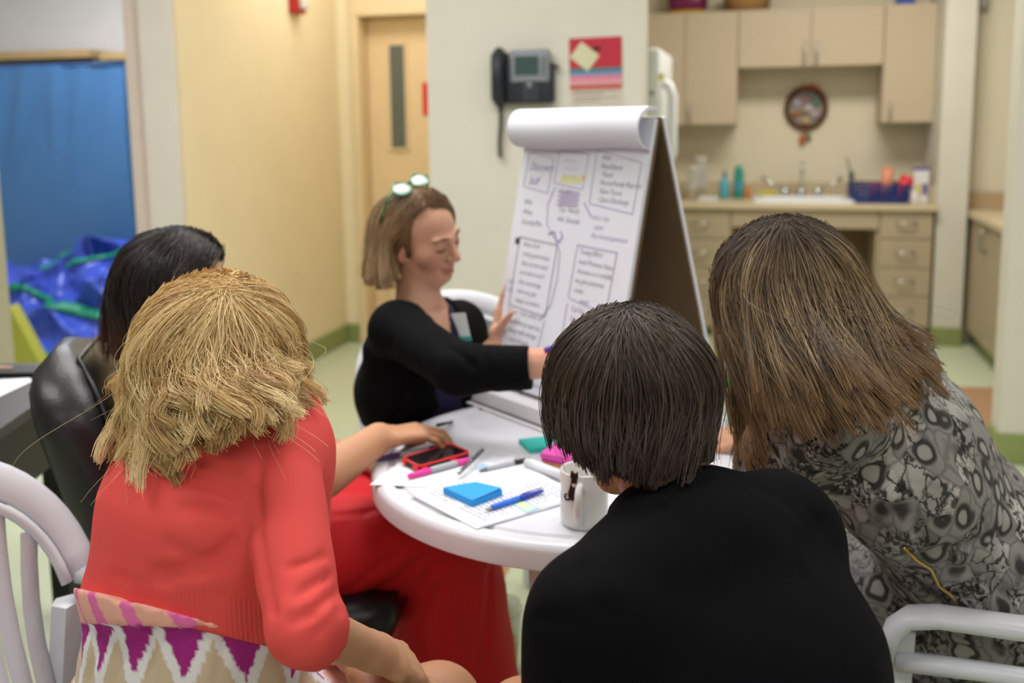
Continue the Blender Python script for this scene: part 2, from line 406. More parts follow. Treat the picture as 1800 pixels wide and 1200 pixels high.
# stacks of white foam cups
for (x, n, Yo, lbl) in ((1232, 7, .36, 'tall stack of white foam cups at the fridge end of the counter'), (1217, 5, .28, 'shorter leaning stack of white foam cups beside the tall cup stack')):
    px, py = at_c(x, Yo)
    t = thing('cup_stack', lbl, 'cups', (px, py, cz), 'stacks of foam cups on the counter')
    for i in range(n):
        o = tag(B().lathe([(.026, 0), (.038, .09), (.040, .09), (.040, .083), (.038, .083)], 18, Matrix.Translation((px+(.003*i if n < 6 else 0), py, cz+.001+.031*i))).done('foam_cup', mat('foam_white', (240, 238, 234), .8, .2), t, True))
px, py = at_c(1245, .2)
t = thing('napkin_stack', 'low pile of white napkins in front of the foam cups', 'napkins', (px, py, cz))
for i in range(4): B().box(px-.06, px+.06, py-.05, py+.05, cz+.001+.006*i, cz+.0065+.006*i, bev=.001).done('napkin', mat('napkin_white', (224, 224, 226), .9, .1), t)
# dish rack with its contents
x0, x1 = kx(1498, 345, YB+.2), kx(1592, 345, YB+.2)
t = thing('dish_rack', 'dark blue plastic dish rack on the counter right of the sink', 'dish rack', ((x0+x1)/2, YB+.3, cz))
m_rack = mat('rack_blue', (38, 56, 122), .4, .4)
b = B(); b.box(x0, x1, YB+.1, YB+.46, cz+.001, cz+.018, bev=.004)
b.done('tray', m_rack, t)
b = B()
for z in (.05, .082, .112):
    b.tube([(x0, YB+.1, cz+z), (x1, YB+.1, cz+z), (x1, YB+.46, cz+z), (x0, YB+.46, cz+z)], .008, 6, closed=True)
b.done('rail', m_rack, t, True)
b = B()
for k in range(11):
    xx = x0+(x1-x0)*k/10
    for yy in (YB+.1, YB+.46): b.box(xx-.009, xx+.009, yy-.003, yy+.003, cz+.016, cz+.115)
for k in range(1, 8):
    yy = YB+.1+.36*k/8
    for xx in (x0, x1): b.box(xx-.003, xx+.003, yy-.008, yy+.008, cz+.016, cz+.115)
b.done('slat', m_rack, t)
def tumbler(x, Yo, r0, r1, h, m, lbl, z=.02, tilt=0):
    px, py = at_c(x, Yo)
    M = Matrix.Translation((px, py, cz+z)) @ Matrix.Rotation(tilt, 4, 'Y')
    return tag(B().lathe([(0, 0), (r0, 0), (r1, h), (r1-.004, h), (r0-.003, .006), (0, .006)], 20, M).done('tumbler', m, None, True), lbl, 'cup', 'plastic cups in the dish rack')
tumbler(1556, .3, .03, .036, .19, mat('cup_orange', (224, 148, 116), .35, .4), 'tall pale orange cup standing in the blue dish rack', tilt=.05)
tumbler(1580, .22, .032, .045, .15, mat('cup_red', (216, 46, 58), .35, .4), 'bright red cup tilted in the dish rack near its right end', tilt=.35)
tumbler(1536, .2, .026, .034, .1, mat('cup_maroon', (150, 46, 66), .35, .4), 'short maroon cup low in the middle of the dish rack')
px, py = at_c(1500, .3)
ut = thing('utensil', 'dark whisk-like utensil leaning out of the dish rack', 'utensil', (px, py, cz))
q0 = np.array([px+.02, py, cz+.02]); q1 = CAM.Y(1489, 278, YB+.3)
B().tube([q0, q0*.5+q1*.5, q1], [.006, .007, .005], 8).done('handle', mat('utensil_grey', (96, 92, 84), .4, .4), ut, True)
B().sphere(q0*.45+q1*.55, (.02, .014, .035), 12).done('utensil_head', mat('utensil_grey', (96, 92, 84)), ut, True)
px, py = at_c(1617, .22)
t = thing('carton', 'white carton with yellow and purple bands right of the dish rack', 'carton', (px, py, cz))
B().box(px-.045, px+.045, py-.03, py+.03, cz+.001, cz+.2, bev=.003).done('carton_body', mat('carton_white', (222, 220, 222), .5, .3), t)
B().box(px-.046, px+.046, py-.031, py+.031, cz+.2, cz+.216, bev=.003).done('lid', mat('carton_purple', (84, 66, 150), .4, .4), t)
B().box(px-.028, px-.002, py-.0315, py-.03, cz+.05, cz+.12).done('printed_band', mat('carton_yellow', (214, 196, 70), .5, .3), t)
B().box(px+.008, px+.035, py-.0315, py-.03, cz+.05, cz+.12).done('printed_band', mat('carton_purple', (84, 66, 150)), t)
px, py = at_c(1592, .12)
tag(B().lathe([(0, 0), (.018, 0), (.02, .01), (.019, .06), (.012, .075), (0, .075)], 16, Matrix.Translation((px+.05, py, cz+.001))).done('salt_pot', mat('pot_white', (226, 226, 226), .4, .4), None, True), 'tiny white pot in front of the carton', 'pot')
# wall hanging
pc = CAM.Y(1417, 190, YK-.03); rr = .125
t = thing('wall_hanging', 'round framed wall hanging with bead pendant above the sink', 'wall hanging', (pc[0], YK, pc[2]))
cx_, cz_ = pc[0], pc[2]
B().tube([(cx_+rr*cos(a), YK-.022, cz_+rr*1.05*sin(a)) for a in np.linspace(0, 2*pi, 36, endpoint=False)], .018, 10, closed=True).done('hoop', mat('hoop_brown', (92, 56, 34), .6, .3, var=.3, vscale=40), t, True)
B().lathe([(0, 0), (rr, 0), (rr, .01), (0, .012)], 36, Matrix.Translation((cx_, YK-.002, cz_)) @ Matrix.Rotation(pi/2, 4, 'X')).done('backing', mat('hanging_ground', (150, 142, 138), .8, .2, var=.2, vscale=30), t)
for k, (a, r, s, c) in enumerate([(2.6, .07, .045, (170, 160, 168)), (.6, .07, .05, (96, 122, 110)), (3.7, .075, .035, (158, 96, 44)), (5.6, .07, .045, (172, 152, 160)), (4.7, .085, .04, (186, 160, 108)), (1.6, .05, .035, (176, 122, 128)), (0, .02, .04, (186, 180, 178)), (4.4, .03, .035, (142, 118, 92)), (1.3, .1, .03, (120, 140, 140))]):
    B().sphere((cx_+r*cos(a), YK-.018, cz_+r*sin(a)), (s*.8, .014, s*.62), 10).done('medallion', mat('medallion%d' % k, c, .5, .4), t, True)
for k, (dx, dz) in enumerate(((-.02, .125), (.03, .128), (.06, .115))):
    B().sphere((cx_+dx, YK-.03, cz_+dz+.015), (.022, .014, .016), 10).done('bow', mat('bow_rust', (186, 96, 62), .6, .3), t, True)
B().tube([(cx_, YK-.02, cz_-rr), (cx_-.003, YK-.02, cz_-rr-.05)], .008, 8).done('cord', mat('cord_tan', (160, 130, 80), .7), t, True)
B().sphere((cx_-.018, YK-.022, cz_-rr-.085), (.022, .014, .04), 12).done('pendant', mat('pendant_rust', (176, 90, 40), .5), t, True)
B().sphere((cx_+.022, YK-.022, cz_-rr-.07), (.016, .013, .026), 12).done('pendant', mat('pendant_green', (86, 104, 84), .5), t, True)
# right hand counter run
xr = 1.235; zc = CAM.Y(1690, 368, 6.38)[2]
t = thing('base_cabinet_run', 'beige cupboards with arched handles along the right alcove wall', 'cabinet', (xr+.3, 5.3, 0))
yn = YR+.2
B().box(xr+.02, xr+.6, yn, 6.4, .1, zc-.04, bev=.002).done('cabinet_body', m_lam2, t)
B().box(xr+.05, xr+.6, yn, 6.4, 0, .1).done('toe_kick', m_base, t)
ys = [6.38, 5.78, 5.18, yn+.01]
for i in range(3):
    d = B().box(xr, xr+.019, ys[i+1]+.003, ys[i]-.003, .105, zc-.046, bev=.002).done('door', m_lam2, t)
    hy = [5.9, 5.3, 5.06][i]
    handle_bar('handle', (xr, hy, zc-.14), .12, (0, 0, 1), (-1, 0, 0), d, .008)
t2 = thing('alcove_worktop', 'beige speckled worktop along the right alcove with low upstand', 'counter', (xr+.3, 5.3, zc-.04))
B().box(xr-.025, xr+.62, yn, 6.41, zc-.04, zc, bev=.006).done('counter_slab', m_counter, t2)
B().box(xr-.02, xr+.62, 6.39, 6.41, zc, zc+.105, bev=.003).done('splashback', mat('splash_brown', (182, 158, 124), .5, .3, var=.1, vscale=90), t2)
# grey wall box high on the alcove wall
p = CAM.Y(1712, 6, 6.4)
t = thing('wall_box', 'grey wall-mounted box with round lens high in the alcove', 'wall fixture', (p[0], 6.42, p[2]-.04))
B().box(p[0]-.065, p[0]+.065, 6.35, 6.42, p[2]-.03, p[2]+.12, bev=.012, seg=3).done('housing', mat('box_grey', (168, 166, 164), .45, .4), t)
B().lathe([(0, 0), (.03, 0), (.026, .014), (0, .02)], 20, Matrix.Translation((p[0], 6.35, p[2]+.01)) @ Matrix.Rotation(pi/2, 4, 'X')).done('lens', mat('box_lens', (120, 120, 124), .2, .5), t, True)
# fridge
yf = 4.75
fx1 = kx(1160, 140, yf); ftop = CAM.Y(1150, 82, yf)[2]
t = thing('refrigerator', 'white refrigerator standing behind the telephone wall, seen from its side', 'refrigerator', (fx1-.35, yf+.33, 0))
m_fr = mat('fridge_white', (214, 216, 214), .35, .4)
B().box(fx1-.72, fx1-.07, yf, yf+.66, .02, ftop, bev=.02, seg=3).done('cabinet_body', m_fr, t, True, 40)
for z0, z1 in ((.05, ftop-.62), (ftop-.61, ftop-.005)):
    d = B().box(fx1-.066, fx1, yf+.002, yf+.658, z0, z1, bev=.018, seg=3).done('door', m_fr, t, True, 40)
    za_, zb_ = (z1-.75, z1-.03) if z0 < .1 else (z0+.03, z1-.16)
    B().tube([(fx1-.004, yf+.05, zb_), (fx1+.04, yf+.05, zb_-.02), (fx1+.058, yf+.05, zb_-.07), (fx1+.058, yf+.05, za_+.07), (fx1+.04, yf+.05, za_+.02), (fx1-.004, yf+.05, za_)], [.022, .024, .024, .024, .024, .022], 12).done('handle', mat('handle_white', (226, 228, 230), .3, .5), d, True)
q = CAM.Y(1163, 135, yf); B().box(q[0]-.012, q[0]+.012, yf-.004, yf, q[2]-.016, q[2]+.016).done('sticker', mat('sticker_yellow', (222, 206, 96), .5), t)
q = CAM.Y(1146, 163, yf); B().sphere((q[0], yf, q[2]), (.012, .006, .014), 10).done('fixing', mat('fixing_grey', (140, 138, 130), .5), t, True)

# ================================================================== WALL THINGS
# telephone
a0 = CAM.Y(868, 92, YP); a1 = CAM.Y(980, 181, YP)
k_ = (a1[0]-a0[0])/112.0
def PXX(x): return a0[0]+(x-868)*k_
def PZZ(y): return a1[2]+(181-y)*k_
t = thing('wall_telephone', 'dark grey office telephone with handset and screen on the wall', 'telephone', (PXX(920), YP, PZZ(181)))
m_ph = mat('phone_dark', (40, 43, 50), .45, .4); m_phg = mat('phone_silver', (128, 134, 140), .4, .4)
B().box(PXX(893), PXX(977), YP-.05, YP-.001, PZZ(181), PZZ(112), bev=.012, seg=3).done('phone_body', m_ph, t, True, 40)
B().box(PXX(903), PXX(971), YP-.062, YP-.02, PZZ(146), PZZ(91), bev=.01, seg=3).done('screen_bezel', m_phg, t, True, 40)
B().box(PXX(911), PXX(953), YP-.0645, YP-.06, PZZ(134), PZZ(102), bev=.002).done('screen', mat('phone_lcd', (62, 80, 80), .2, .5), t)
B().tube([(PXX(881), YP-.03, PZZ(179)), (PXX(881), YP-.055, PZZ(170)), (PXX(881), YP-.07, PZZ(136)), (PXX(881), YP-.055, PZZ(102)), (PXX(882), YP-.03, PZZ(93))], [.024, .03, .026, .03, .024], 14).done('handset', m_ph, t, True)
B().box(PXX(868), PXX(896), YP-.035, YP-.001, PZZ(180), PZZ(93), bev=.008).done('cradle', m_ph, t)
for r in range(4):
    for c in range(3):
        B().box(PXX(925+9*c), PXX(931+9*c), YP-.054, YP-.05, PZZ(175-6.5*r), PZZ(171-6.5*r), bev=.001).done('key', mat('phone_key', (74, 78, 84), .5), t)
B().lathe([(0, 0), (.013, 0), (.012, .006), (0, .008)], 16, Matrix.Translation((PXX(936), YP-.052, PZZ(151))) @ Matrix.Rotation(pi/2, 4, 'X')).done('navigation_button', m_phg, t, True)
for i in range(5): B().box(PXX(958), PXX(966), YP-.066, YP-.062, PZZ(107+6.5*i), PZZ(104+6.5*i), bev=.001).done('line_button', mat('phone_button', (92, 98, 104), .4), t)
B().tube([(PXX(976), YP-.03, PZZ(122)), (PXX(984), YP-.03, PZZ(118)), (PXX(984), YP-.03, PZZ(124))], .006, 8).done('hook', m_ph, t, True)
pts = []
for s in np.linspace(0, 1, 190):
    z = PZZ(181+92*s); a = s*2*pi*15
    pts.append((PXX(881+1.5*sin(s*6))+.009*cos(a), YP-.028+.009*sin(a), z))
B().tube(pts, .0036, 6).done('coiled_cord', mat('cord_black', (26, 26, 28), .5), t, True)
# calendar poster with a sticky note
a0 = CAM.Y(1001, 68, YP); a1 = CAM.Y(1094, 181, YP); k2 = (a1[0]-a0[0])/93
PXX = lambda x: a0[0]+(x-1001)*k2
PZZ = lambda y: a1[2]+(181-y)*k2
Mr = Matrix.Translation((PXX(1048), YP, PZZ(125))) @ Matrix.Rotation(radians(-.8), 4, 'Y') @ Matrix.Translation((-PXX(1048), -YP, -PZZ(125)))
t = thing('wall_calendar', 'red and striped paper wall calendar with a pale note stuck on it', 'calendar', (PXX(1048), YP, PZZ(125)))
B().box(PXX(1001), PXX(1094), YP-.004, YP-.001, PZZ(182), PZZ(68), Mr).done('sheet', mat('calendar_paper', (202, 192, 178), .8, .2), t)
for i, (ya, yb, c) in enumerate([(68, 120, (182, 58, 72)), (120, 126, (48, 124, 124)), (126, 133, (126, 136, 176)), (133, 140, (206, 130, 146)), (140, 147, (212, 148, 160)), (147, 149, (186, 170, 160)), (149, 156, (184, 72, 66))]):
    B().box(PXX(1001.5), PXX(1093.5), YP-.0048, YP-.004, PZZ(yb), PZZ(ya), Mr).done('printed_band', mat('cal_band%d' % i, c, .8, .2), t)
for i, (ya, x0_, x1_) in enumerate([(159, 1005, 1089), (163, 1005, 1060), (170, 1008, 1086), (175, 1008, 1055)]):
    B().box(PXX(x0_), PXX(x1_), YP-.0047, YP-.004, PZZ(ya+1.6), PZZ(ya), Mr).done('printed_line', mat('print_grey', (120, 112, 106), .8), t)
B().box(PXX(1042), PXX(1057), YP-.0054, YP-.0048, PZZ(90), PZZ(84), Mr).done('printed_line', mat('print_black', (40, 34, 38), .8), t)
Ms = Matrix.Translation((PXX(1028), YP-.006, PZZ(100))) @ Matrix.Rotation(radians(38), 4, 'Y')
tag(B().box(-.048, .048, -.001, .0008, -.04, .04, Ms).done('sticky_note', mat('note_pale', (204, 202, 168), .8, .2)), 'pale yellow note stuck aslant on the red wall calendar', 'note')
# fire alarm strobe
p = CAM.X(515, 2, XH)
t = thing('fire_alarm', 'red fire alarm with white strobe high on the yellow wall', 'fire alarm', tuple(p))
B().box(XH+.001, XH+.05, p[1]-.06, p[1]+.06, p[2]-.07, p[2]+.06, bev=.008).done('housing', mat('alarm_red', (178, 36, 34), .4, .4), t)
B().box(XH+.05, XH+.085, p[1]-.035, p[1]+.03, p[2]-.05, p[2]+.03, bev=.012, seg=3).done('strobe', mat('strobe_white', (216, 212, 208), .2, .5), t, True)

# ================================================================== SIDE ROOM THINGS
m_mat = mat('mat_blue', (62, 104, 152), .42, .35, var=.08, vscale=4)
def vinyl_mat(px0, px1, ytop, Yp, label, wr):
    A = CAM.Y(px0, ytop, Yp); Bq = CAM.Y(px1, ytop-4, Yp)
    x0, x1, zt = A[0], Bq[0], A[2]
    n, k = 60, 50
    U = np.linspace(0, 1, n); Vv = np.linspace(0, 1, k)
    P = np.zeros((n, k, 3))
    for i, u in enumerate(U):
        for j, v in enumerate(Vv):
            x = x0+(x1-x0)*u; z = zt-(zt-.03)*v
            y = 0
            for q in range(7):
                cx = .08+.145*q
                ln = (u-cx)+.32*v*(1 if q % 2 else .55)
                y -= .012*wr*exp(-(ln/.035)**2)*exp(-((v-.22)/.26)**2)*(1 if q < 6 else .4)
            y += .004*wr*sin(9*u+7*v)+.01*wr*sin(pi*u)*sin(pi*v)
            P[i, j] = (x, Yp+y, z)
    t = thing('vinyl_mat', label, 'mat', ((x0+x1)/2, Yp+.05, 0), 'blue vinyl mats standing in the side room')
    grid_mesh('cover', P, m_mat, t)
    B().box(x0, x1, Yp+.012, Yp+.09, .03, zt, bev=.01).done('padding', m_mat, t)
    B().tube([(x0, Yp-.004, zt), ((x0+x1)/2, Yp-.002, zt+.004), (x1, Yp-.004, zt)], .009, 8).done('piping', mat('mat_piping', (34, 76, 132), .5), t, True)
    return t
vinyl_mat(-120, 216, 122, 5.35, 'large blue vinyl mat standing upright behind the tarpaulin', 2.4)
vinyl_mat(222, 262, 116, 5.4, 'narrow edge of a second blue mat beside the white door jamb', .2)
for (x0_, x1_, y, lbl) in ((-160, 159, 104, 'long pale wooden rail above the large blue mat'), (178, 262, 99, 'short pale wooden rail beside the white door jamb')):
    A = CAM.Y(x0_, y, 5.7); Bq = CAM.Y(x1_, y, 5.7)
    t = thing('wooden_rail', lbl, 'rail', ((A[0]+Bq[0])/2, 5.8, A[2]), 'wooden rails on the side room wall')
    B().box(A[0], Bq[0], 5.68, 5.98, A[2]-.028, A[2]+.026, bev=.004).done('board', mat('rail_wood', (186, 158, 112), .6, .3, var=.15, vscale=12), t)
    B().box(A[0], Bq[0]-.01, 5.75, 5.98, A[2]-.1, A[2]-.03).done('shadow_strip', mat('rail_shade', (120, 116, 112), .6), t)  # grey strip painted as the shadow below the board
# blue tarpaulin heap with green hems
from mathutils import noise as MN
def tarp():
    c = CAM.z(105, 642, 0); cx, cy = c[0]-.05, c[1]+.0
    n = 150; m = 110; P = np.zeros((n, m, 3)); ztop = .74
    U = np.linspace(-1, 1, n)[:, None]; Vq = np.linspace(0, 1, m)[None, :]
    def nz(u, v, s, o):
        return np.array([[MN.noise(Vector((a*s+o, b*s*1.2+o*.37, o))) for b in v[0]] for a in u[:, 0]])
    w1 = nz(U, Vq, 1.6, 3.1); w2 = nz(U, Vq, 2.7, 8.4); w3 = nz(U, Vq, 5.5, 1.7)
    uu = U+.35*w1; vv = Vq+.25*w2
    folds = (1-np.abs(np.sin(5.2*uu+3.1*vv+2*w1)))**1.6*.6+(1-np.abs(np.sin(3.1*uu-6.4*vv+2.6*w2)))**2*.55+(1-np.abs(np.sin(11*uu+7*vv+3*w3)))**2*.18
    prof = np.sin(np.clip(Vq, 0, 1)*pi/2*1.0)
    crest = ztop*(.86+.14*np.sin(2.6*U+.4)+.1*w1)
    z = crest*Vq**.9+.0*U
    edge = np.clip((1-np.abs(U))/.18, 0, 1)**.6
    zz = z*(.35+.65*edge)+.075*(folds-.4)*np.clip(Vq*6, 0, 1)
    P[..., 0] = cx+U*.85+.05*w2
    P[..., 1] = cy+.46*Vq-.11*(folds-.3)*np.clip(Vq*5, .15, 1)+.05*w3
    P[..., 2] = np.maximum(.01, zz)
    t = thing('tarpaulin', 'crumpled heap of blue tarpaulin with green hems on the floor', 'tarpaulin', (cx, cy, 0))
    back = P[:, -1:, :].copy(); back[..., 1] = np.maximum(back[..., 1]+.12, cy+.5); back[..., 2] = .02
    o = grid_mesh('sheet', np.concatenate([P, back], 1), mat('tarp_blue', (58, 82, 190), .3, .5, var=.1, vscale=9, bump=.4, bscale=22), t)
    def hem(path, w):
        L = []
        for k in range(len(path)-1):
            for q in np.linspace(0, 1, 16, endpoint=False):
                a = np.array(path[k], float)*(1-q)+np.array(path[k+1], float)*q
                i0 = int(np.clip(a[0]*n, 0, n-1)); j0 = int(np.clip(a[1]*m, 0, m-1)); j1 = min(m-1, j0+w)
                L.append([P[i0, j]+[0, -.02, .012] for j in (j0, (j0+j1)//2, j1)])
        grid_mesh('green_hem', np.array(L), mat('tarp_green', (30, 130, 100), .4, .4), t, True, .004)
    hem([(.17, .74), (.33, .55), (.45, .40), (.62, .34), (.78, .33)], 7)
    hem([(.30, .83), (.42, .99)], 6)
    hem([(.42, .76), (.62, .86), (.8, .8)], 5)
    hem([(.2, .03), (.5, .02), (.75, .05)], 6)
tarp()
c = CAM.z(138, 646, 0)
Mw = Matrix.Translation((c[0]-.02, c[1]-.28, .0)) @ Matrix.Rotation(radians(14), 4, 'Z') @ Matrix.Rotation(radians(-24), 4, 'Y')
tag(B().box(-.09, .07, -.05, .05, .02, .44, Mw, bev=.006).done('foam_block', mat('foam_lime', (164, 166, 72), .8, .2)), 'lime green foam block leaning against the blue tarpaulin', 'foam block')
# ================================================================== TABLE
TZ = 0.72
TC = CAM.z(1030, 800, TZ); TR = .437
m_plast = mat('resin_white', (216, 219, 226), .3, .45, var=.02)
t = thing('round_table', 'round white resin table that the women sit around', 'table', (TC[0], TC[1], 0))
prof = [(0, TZ), (TR-.05, TZ), (TR-.046, TZ-.005), (TR-.036, TZ-.005), (TR-.031, TZ+.001), (TR-.014, TZ+.001), (TR-.004, TZ-.004), (TR, TZ-.013), (TR, TZ-.042), (TR-.004, TZ-.045), (TR-.012, TZ-.042), (TR-.014, TZ-.02), (0, TZ-.02)]
B().lathe(prof, 96, Matrix.Translation((TC[0], TC[1], 0)), caps=False).done('tabletop', m_plast, t, True, 50)
for k in range(4):
    a = radians(-105+14.5+90*k); u = np.array([cos(a), sin(a), 0]); w = np.array([-sin(a), cos(a), 0])
    c = np.array([TC[0], TC[1], 0])
    rings = []
    for (r, z, hw_, th) in ((TR-.12, TZ-.021, .05, .018), (TR-.11, .5, .042, .016), (TR-.085, .2, .035, .014), (TR-.06, 0, .034, .014)):
        p = c+u*r+np.array([0, 0, z])
        rings.append([p-w*hw_-u*th, p-w*hw_*.5+u*th*.6, p+u*th, p+w*hw_*.5+u*th*.6, p+w*hw_-u*th, p-u*th*.4])
    B().ring_loft(rings).done('leg', m_plast, t, True, 60)
T0 = TZ+.0012
def tp(x, y, z=T0): return CAM.z(x, y, z)
# ------------------------------------------------------------------ papers
m_paper = mat('paper_white', (226, 229, 236), .8, .2, var=.01)
m_ink = mat('ink_grey', (140, 146, 168), .8, .2)
def sheet(corners, z, th=.0006):
    """corners: four px points on the table, in order"""
    P = [tp(x, y, z) for x, y in corners]
    b = B(); b.ring_loft([P, [p+np.array([0, 0, th]) for p in P]]); return b, P
def bil(P, u, v): return (P[0]*(1-u)*(1-v)+P[1]*u*(1-v)+P[2]*u*v+P[3]*(1-u)*v)
def lines(P, rows, u0, u1, z, parent, name='printed_lines', m=None, hw=.006, seed=0):
    r = random.Random(seed); b = B()
    for v in rows:
        u = u0; ue = u1-r.random()*.25*(u1-u0)
        while u < ue:
            L = .03+.06*r.random(); e = min(u+L, ue)
            q = [bil(P, u, v-hw), bil(P, e, v-hw), bil(P, e, v+hw), bil(P, u, v+hw)]
            b.bm.faces.new([b.bm.verts.new((p[0], p[1], z)) for p in q])
            u = e+.015
    o = b.done(name, m or m_ink, parent); return tag(o, kind='stuff')
t = thing('paper_packet', 'stapled white paper packet under the blue sticky pad and blue pen', 'paper', tuple(tp(880, 870, TZ)))
c1 = [(722, 870), (838, 931), (1010, 880), (880, 812)]
b, P = sheet(c1, TZ+.0012, .0022); b.done('paper_stack', m_paper, t)
c2 = [(724, 867), (846, 926), (1020, 872), (905, 806)]
b, P = sheet(c2, TZ+.0038, .0006); b.done('top_sheet', m_paper, t)
lines(P, np.linspace(.1, .92, 20), .55, .94, TZ+.0047, t, seed=1)
lines(P, np.linspace(.1, .4, 8), .1, .5, TZ+.0047, t, seed=2)
q = [(905, 884), (948, 898), (930, 906), (900, 890)]
b, PP = sheet([(893, 884), (926, 902), (950, 893), (918, 877)], TZ+.0046, .0003); b.done('printed_picture', mat('print_lightblue', (166, 204, 238), .8, .2), t)
b, PP = sheet([(905, 886), (926, 897), (940, 892), (918, 881)], TZ+.005, .0002); b.done('printed_picture', mat('print_paleyellow', (214, 224, 176), .8, .2), t)
# rolled back leading edge of the packet
a = tp(926, 812, TZ+.012); b_ = tp(990, 836, TZ+.012)
B().tube([a, a*.5+b_*.5, b_], .009, 12).done('rolled_edge', m_paper, t, True)
t = thing('paper_sheet', 'loose white sheet under the pink marker at the left table edge', 'paper', tuple(tp(740, 830, TZ)))
b, P = sheet([(650, 852), (760, 856), (880, 822), (720, 800)], TZ+.0006, .0005); b.done('sheet', m_paper, t)
t = thing('paper_sheet', 'loose printed sheet with a blue picture beyond the silver pen', 'paper', tuple(tp(850, 805, TZ)))
b, P = sheet([(820, 822), (862, 834), (912, 800), (846, 788)], TZ+.0012, .0005); b.done('sheet', m_paper, t)
lines(P, np.linspace(.5, .9, 6), .1, .9, TZ+.0019, t, seed=4)
b, PP = sheet([(834, 824), (856, 829), (872, 820), (848, 815)], TZ+.0019, .0002); b.done('printed_picture', mat('print_lightblue', (166, 204, 238)), t)
# ------------------------------------------------------------------ sticky pads
def pad(name, corners, z, h, m, label, n=1, cat='sticky notes', group=None):
    P = [tp(x, y, z+h) for x, y in corners]
    b = B(); t = None
    o = B().ring_loft([[p-np.array([0, 0, h]) for p in P], [p-np.array([0, 0, h*.15]) for p in P], P]).done(name, m, None)
    tag(o, label, cat, group)
    C0 = sum(P)/4
    Q = [C0+(p-C0)*.995+np.array([0, 0, .0011]) for p in P]
    Q[2] = Q[2]+np.array([0, 0, .0025])
    B().ring_loft([[q-np.array([0, 0, .0009]) for q in Q], Q]).done('top_note', m, o)
    return o
pad('sticky_pad', [(779, 857), (830, 880), (883, 860), (836, 847)], TZ+.0048, .0115, mat('note_blue', (60, 160, 232), .7, .2), 'bright blue sticky note pad on the paper packet')
pad('sticky_pad', [(912, 772), (931, 790), (985, 786), (968, 766)], TZ+.0012, .008, mat('note_teal', (64, 190, 182), .7, .2), 'teal sticky note pad beside the dark-haired head')
o1 = pad('sticky_pad', [(950, 797), (1004, 807), (1024, 790), (972, 779)], TZ+.0162, .009, mat('note_pink', (222, 88, 176), .7, .2), 'bright pink sticky pad, upper one of the pink pair')
o2 = pad('sticky_pad', [(952, 803), (1005, 813), (1025, 797), (973, 786)], TZ+.0068, .009, mat('note_pink2', (206, 74, 160), .7, .2), 'deeper pink sticky pad, lower one of the pink pair')
pad('sticky_pad', [(954, 810), (1004, 820), (1022, 804), (974, 793)], TZ+.0008, .0055, mat('note_orange', (244, 184, 60), .7, .2), 'orange yellow sticky pad at the bottom under the pink pads')
# ------------------------------------------------------------------ pens
def marker(name, p0, p1, r, mats, segs, label, z, cat='marker', parts=('cap', 'barrel', 'end_plug'), clip=None):
    A = tp(*p0, z+r); Bq = tp(*p1, z+r); d = Bq-A
    t = thing(name, label, cat, tuple((A+Bq)/2-np.array([0, 0, r])))
    last = None
    for (s0, s1, ra, rb), m, pn in zip(segs, mats, parts):
        a, b = A+d*s0, A+d*s1; e = d*(s1-s0)
        last = B().tube([a, a+e*.04, a+e*.5, a+e*.94, b], [r*ra*.55, r*ra, r*(ra+rb)/2, r*rb, r*rb*.7], 14).done(pn, m, t, True)
        if clip and pn == clip:
            up = np.array([0, 0, 1.0]); q = [a+e*.1+up*r*1.25, a+e*.5+up*r*1.35, a+e*.92+up*r*1.15]
            B().tube(q, r*.22, 8).done('clip', m, last, True)
    return t
m_grey = mat('marker_grey', (176, 182, 188), .4, .4)
marker('marker_pen', (657, 808), (790, 782), .006, [mat('marker_purple', (84, 46, 110), .4, .4), m_grey, mat('marker_purple', (84, 46, 110))], [(0, .33, .75, 1), (.33, .72, .95, .95), (.72, 1, .9, .6)], 'purple capped marker beside the wrist at the table edge', TZ+.001)
marker('marker_pen', (717, 837), (824, 808), .0065, [mat('marker_pink', (244, 66, 168), .4, .4), m_grey, mat('marker_pink', (244, 66, 168))], [(0, .36, .75, 1), (.36, .8, .95, 1), (.8, 1, 1, .85)], 'hot pink marker lying in front of the phone', TZ+.0012)
marker('marker_pen', (842, 827), (932, 807), .006, [mat('marker_tip', (120, 126, 132), .4), m_grey, mat('marker_black', (36, 40, 36), .4, .4)], [(0, .14, .35, .8), (.14, .68, .9, .95), (.68, 1, 1, .8)], 'grey marker with black cap beside the rolled paper edge', TZ+.0022, parts=('tip', 'barrel', 'cap'))
marker('pen', (853, 895), (955, 862), .0052, [mat('pen_silver', (170, 174, 180), .3, .5, metal=.7), mat('pen_blue', (46, 116, 226), .3, .5), mat('pen_navy', (44, 64, 178), .35, .5)], [(0, .1, .4, .8), (.1, .58, 1, 1.05), (.58, 1, 1.1, .6)], 'blue ballpoint pen lying on the paper packet', TZ+.0048, 'pen', ('tip', 'grip', 'barrel'), 'barrel')
marker('pen', (806, 832), (850, 790), .0045, [mat('pen_steel', (150, 152, 156), .3, .5, metal=.8), mat('pen_steel_dark', (110, 114, 118), .3, .5, metal=.6)], [(0, .45, .9, 1), (.45, 1, 1, .8)], 'slim silver pen crossing the tip of the pink marker', TZ+.012, 'pen', ('barrel', 'cap'), 'cap')
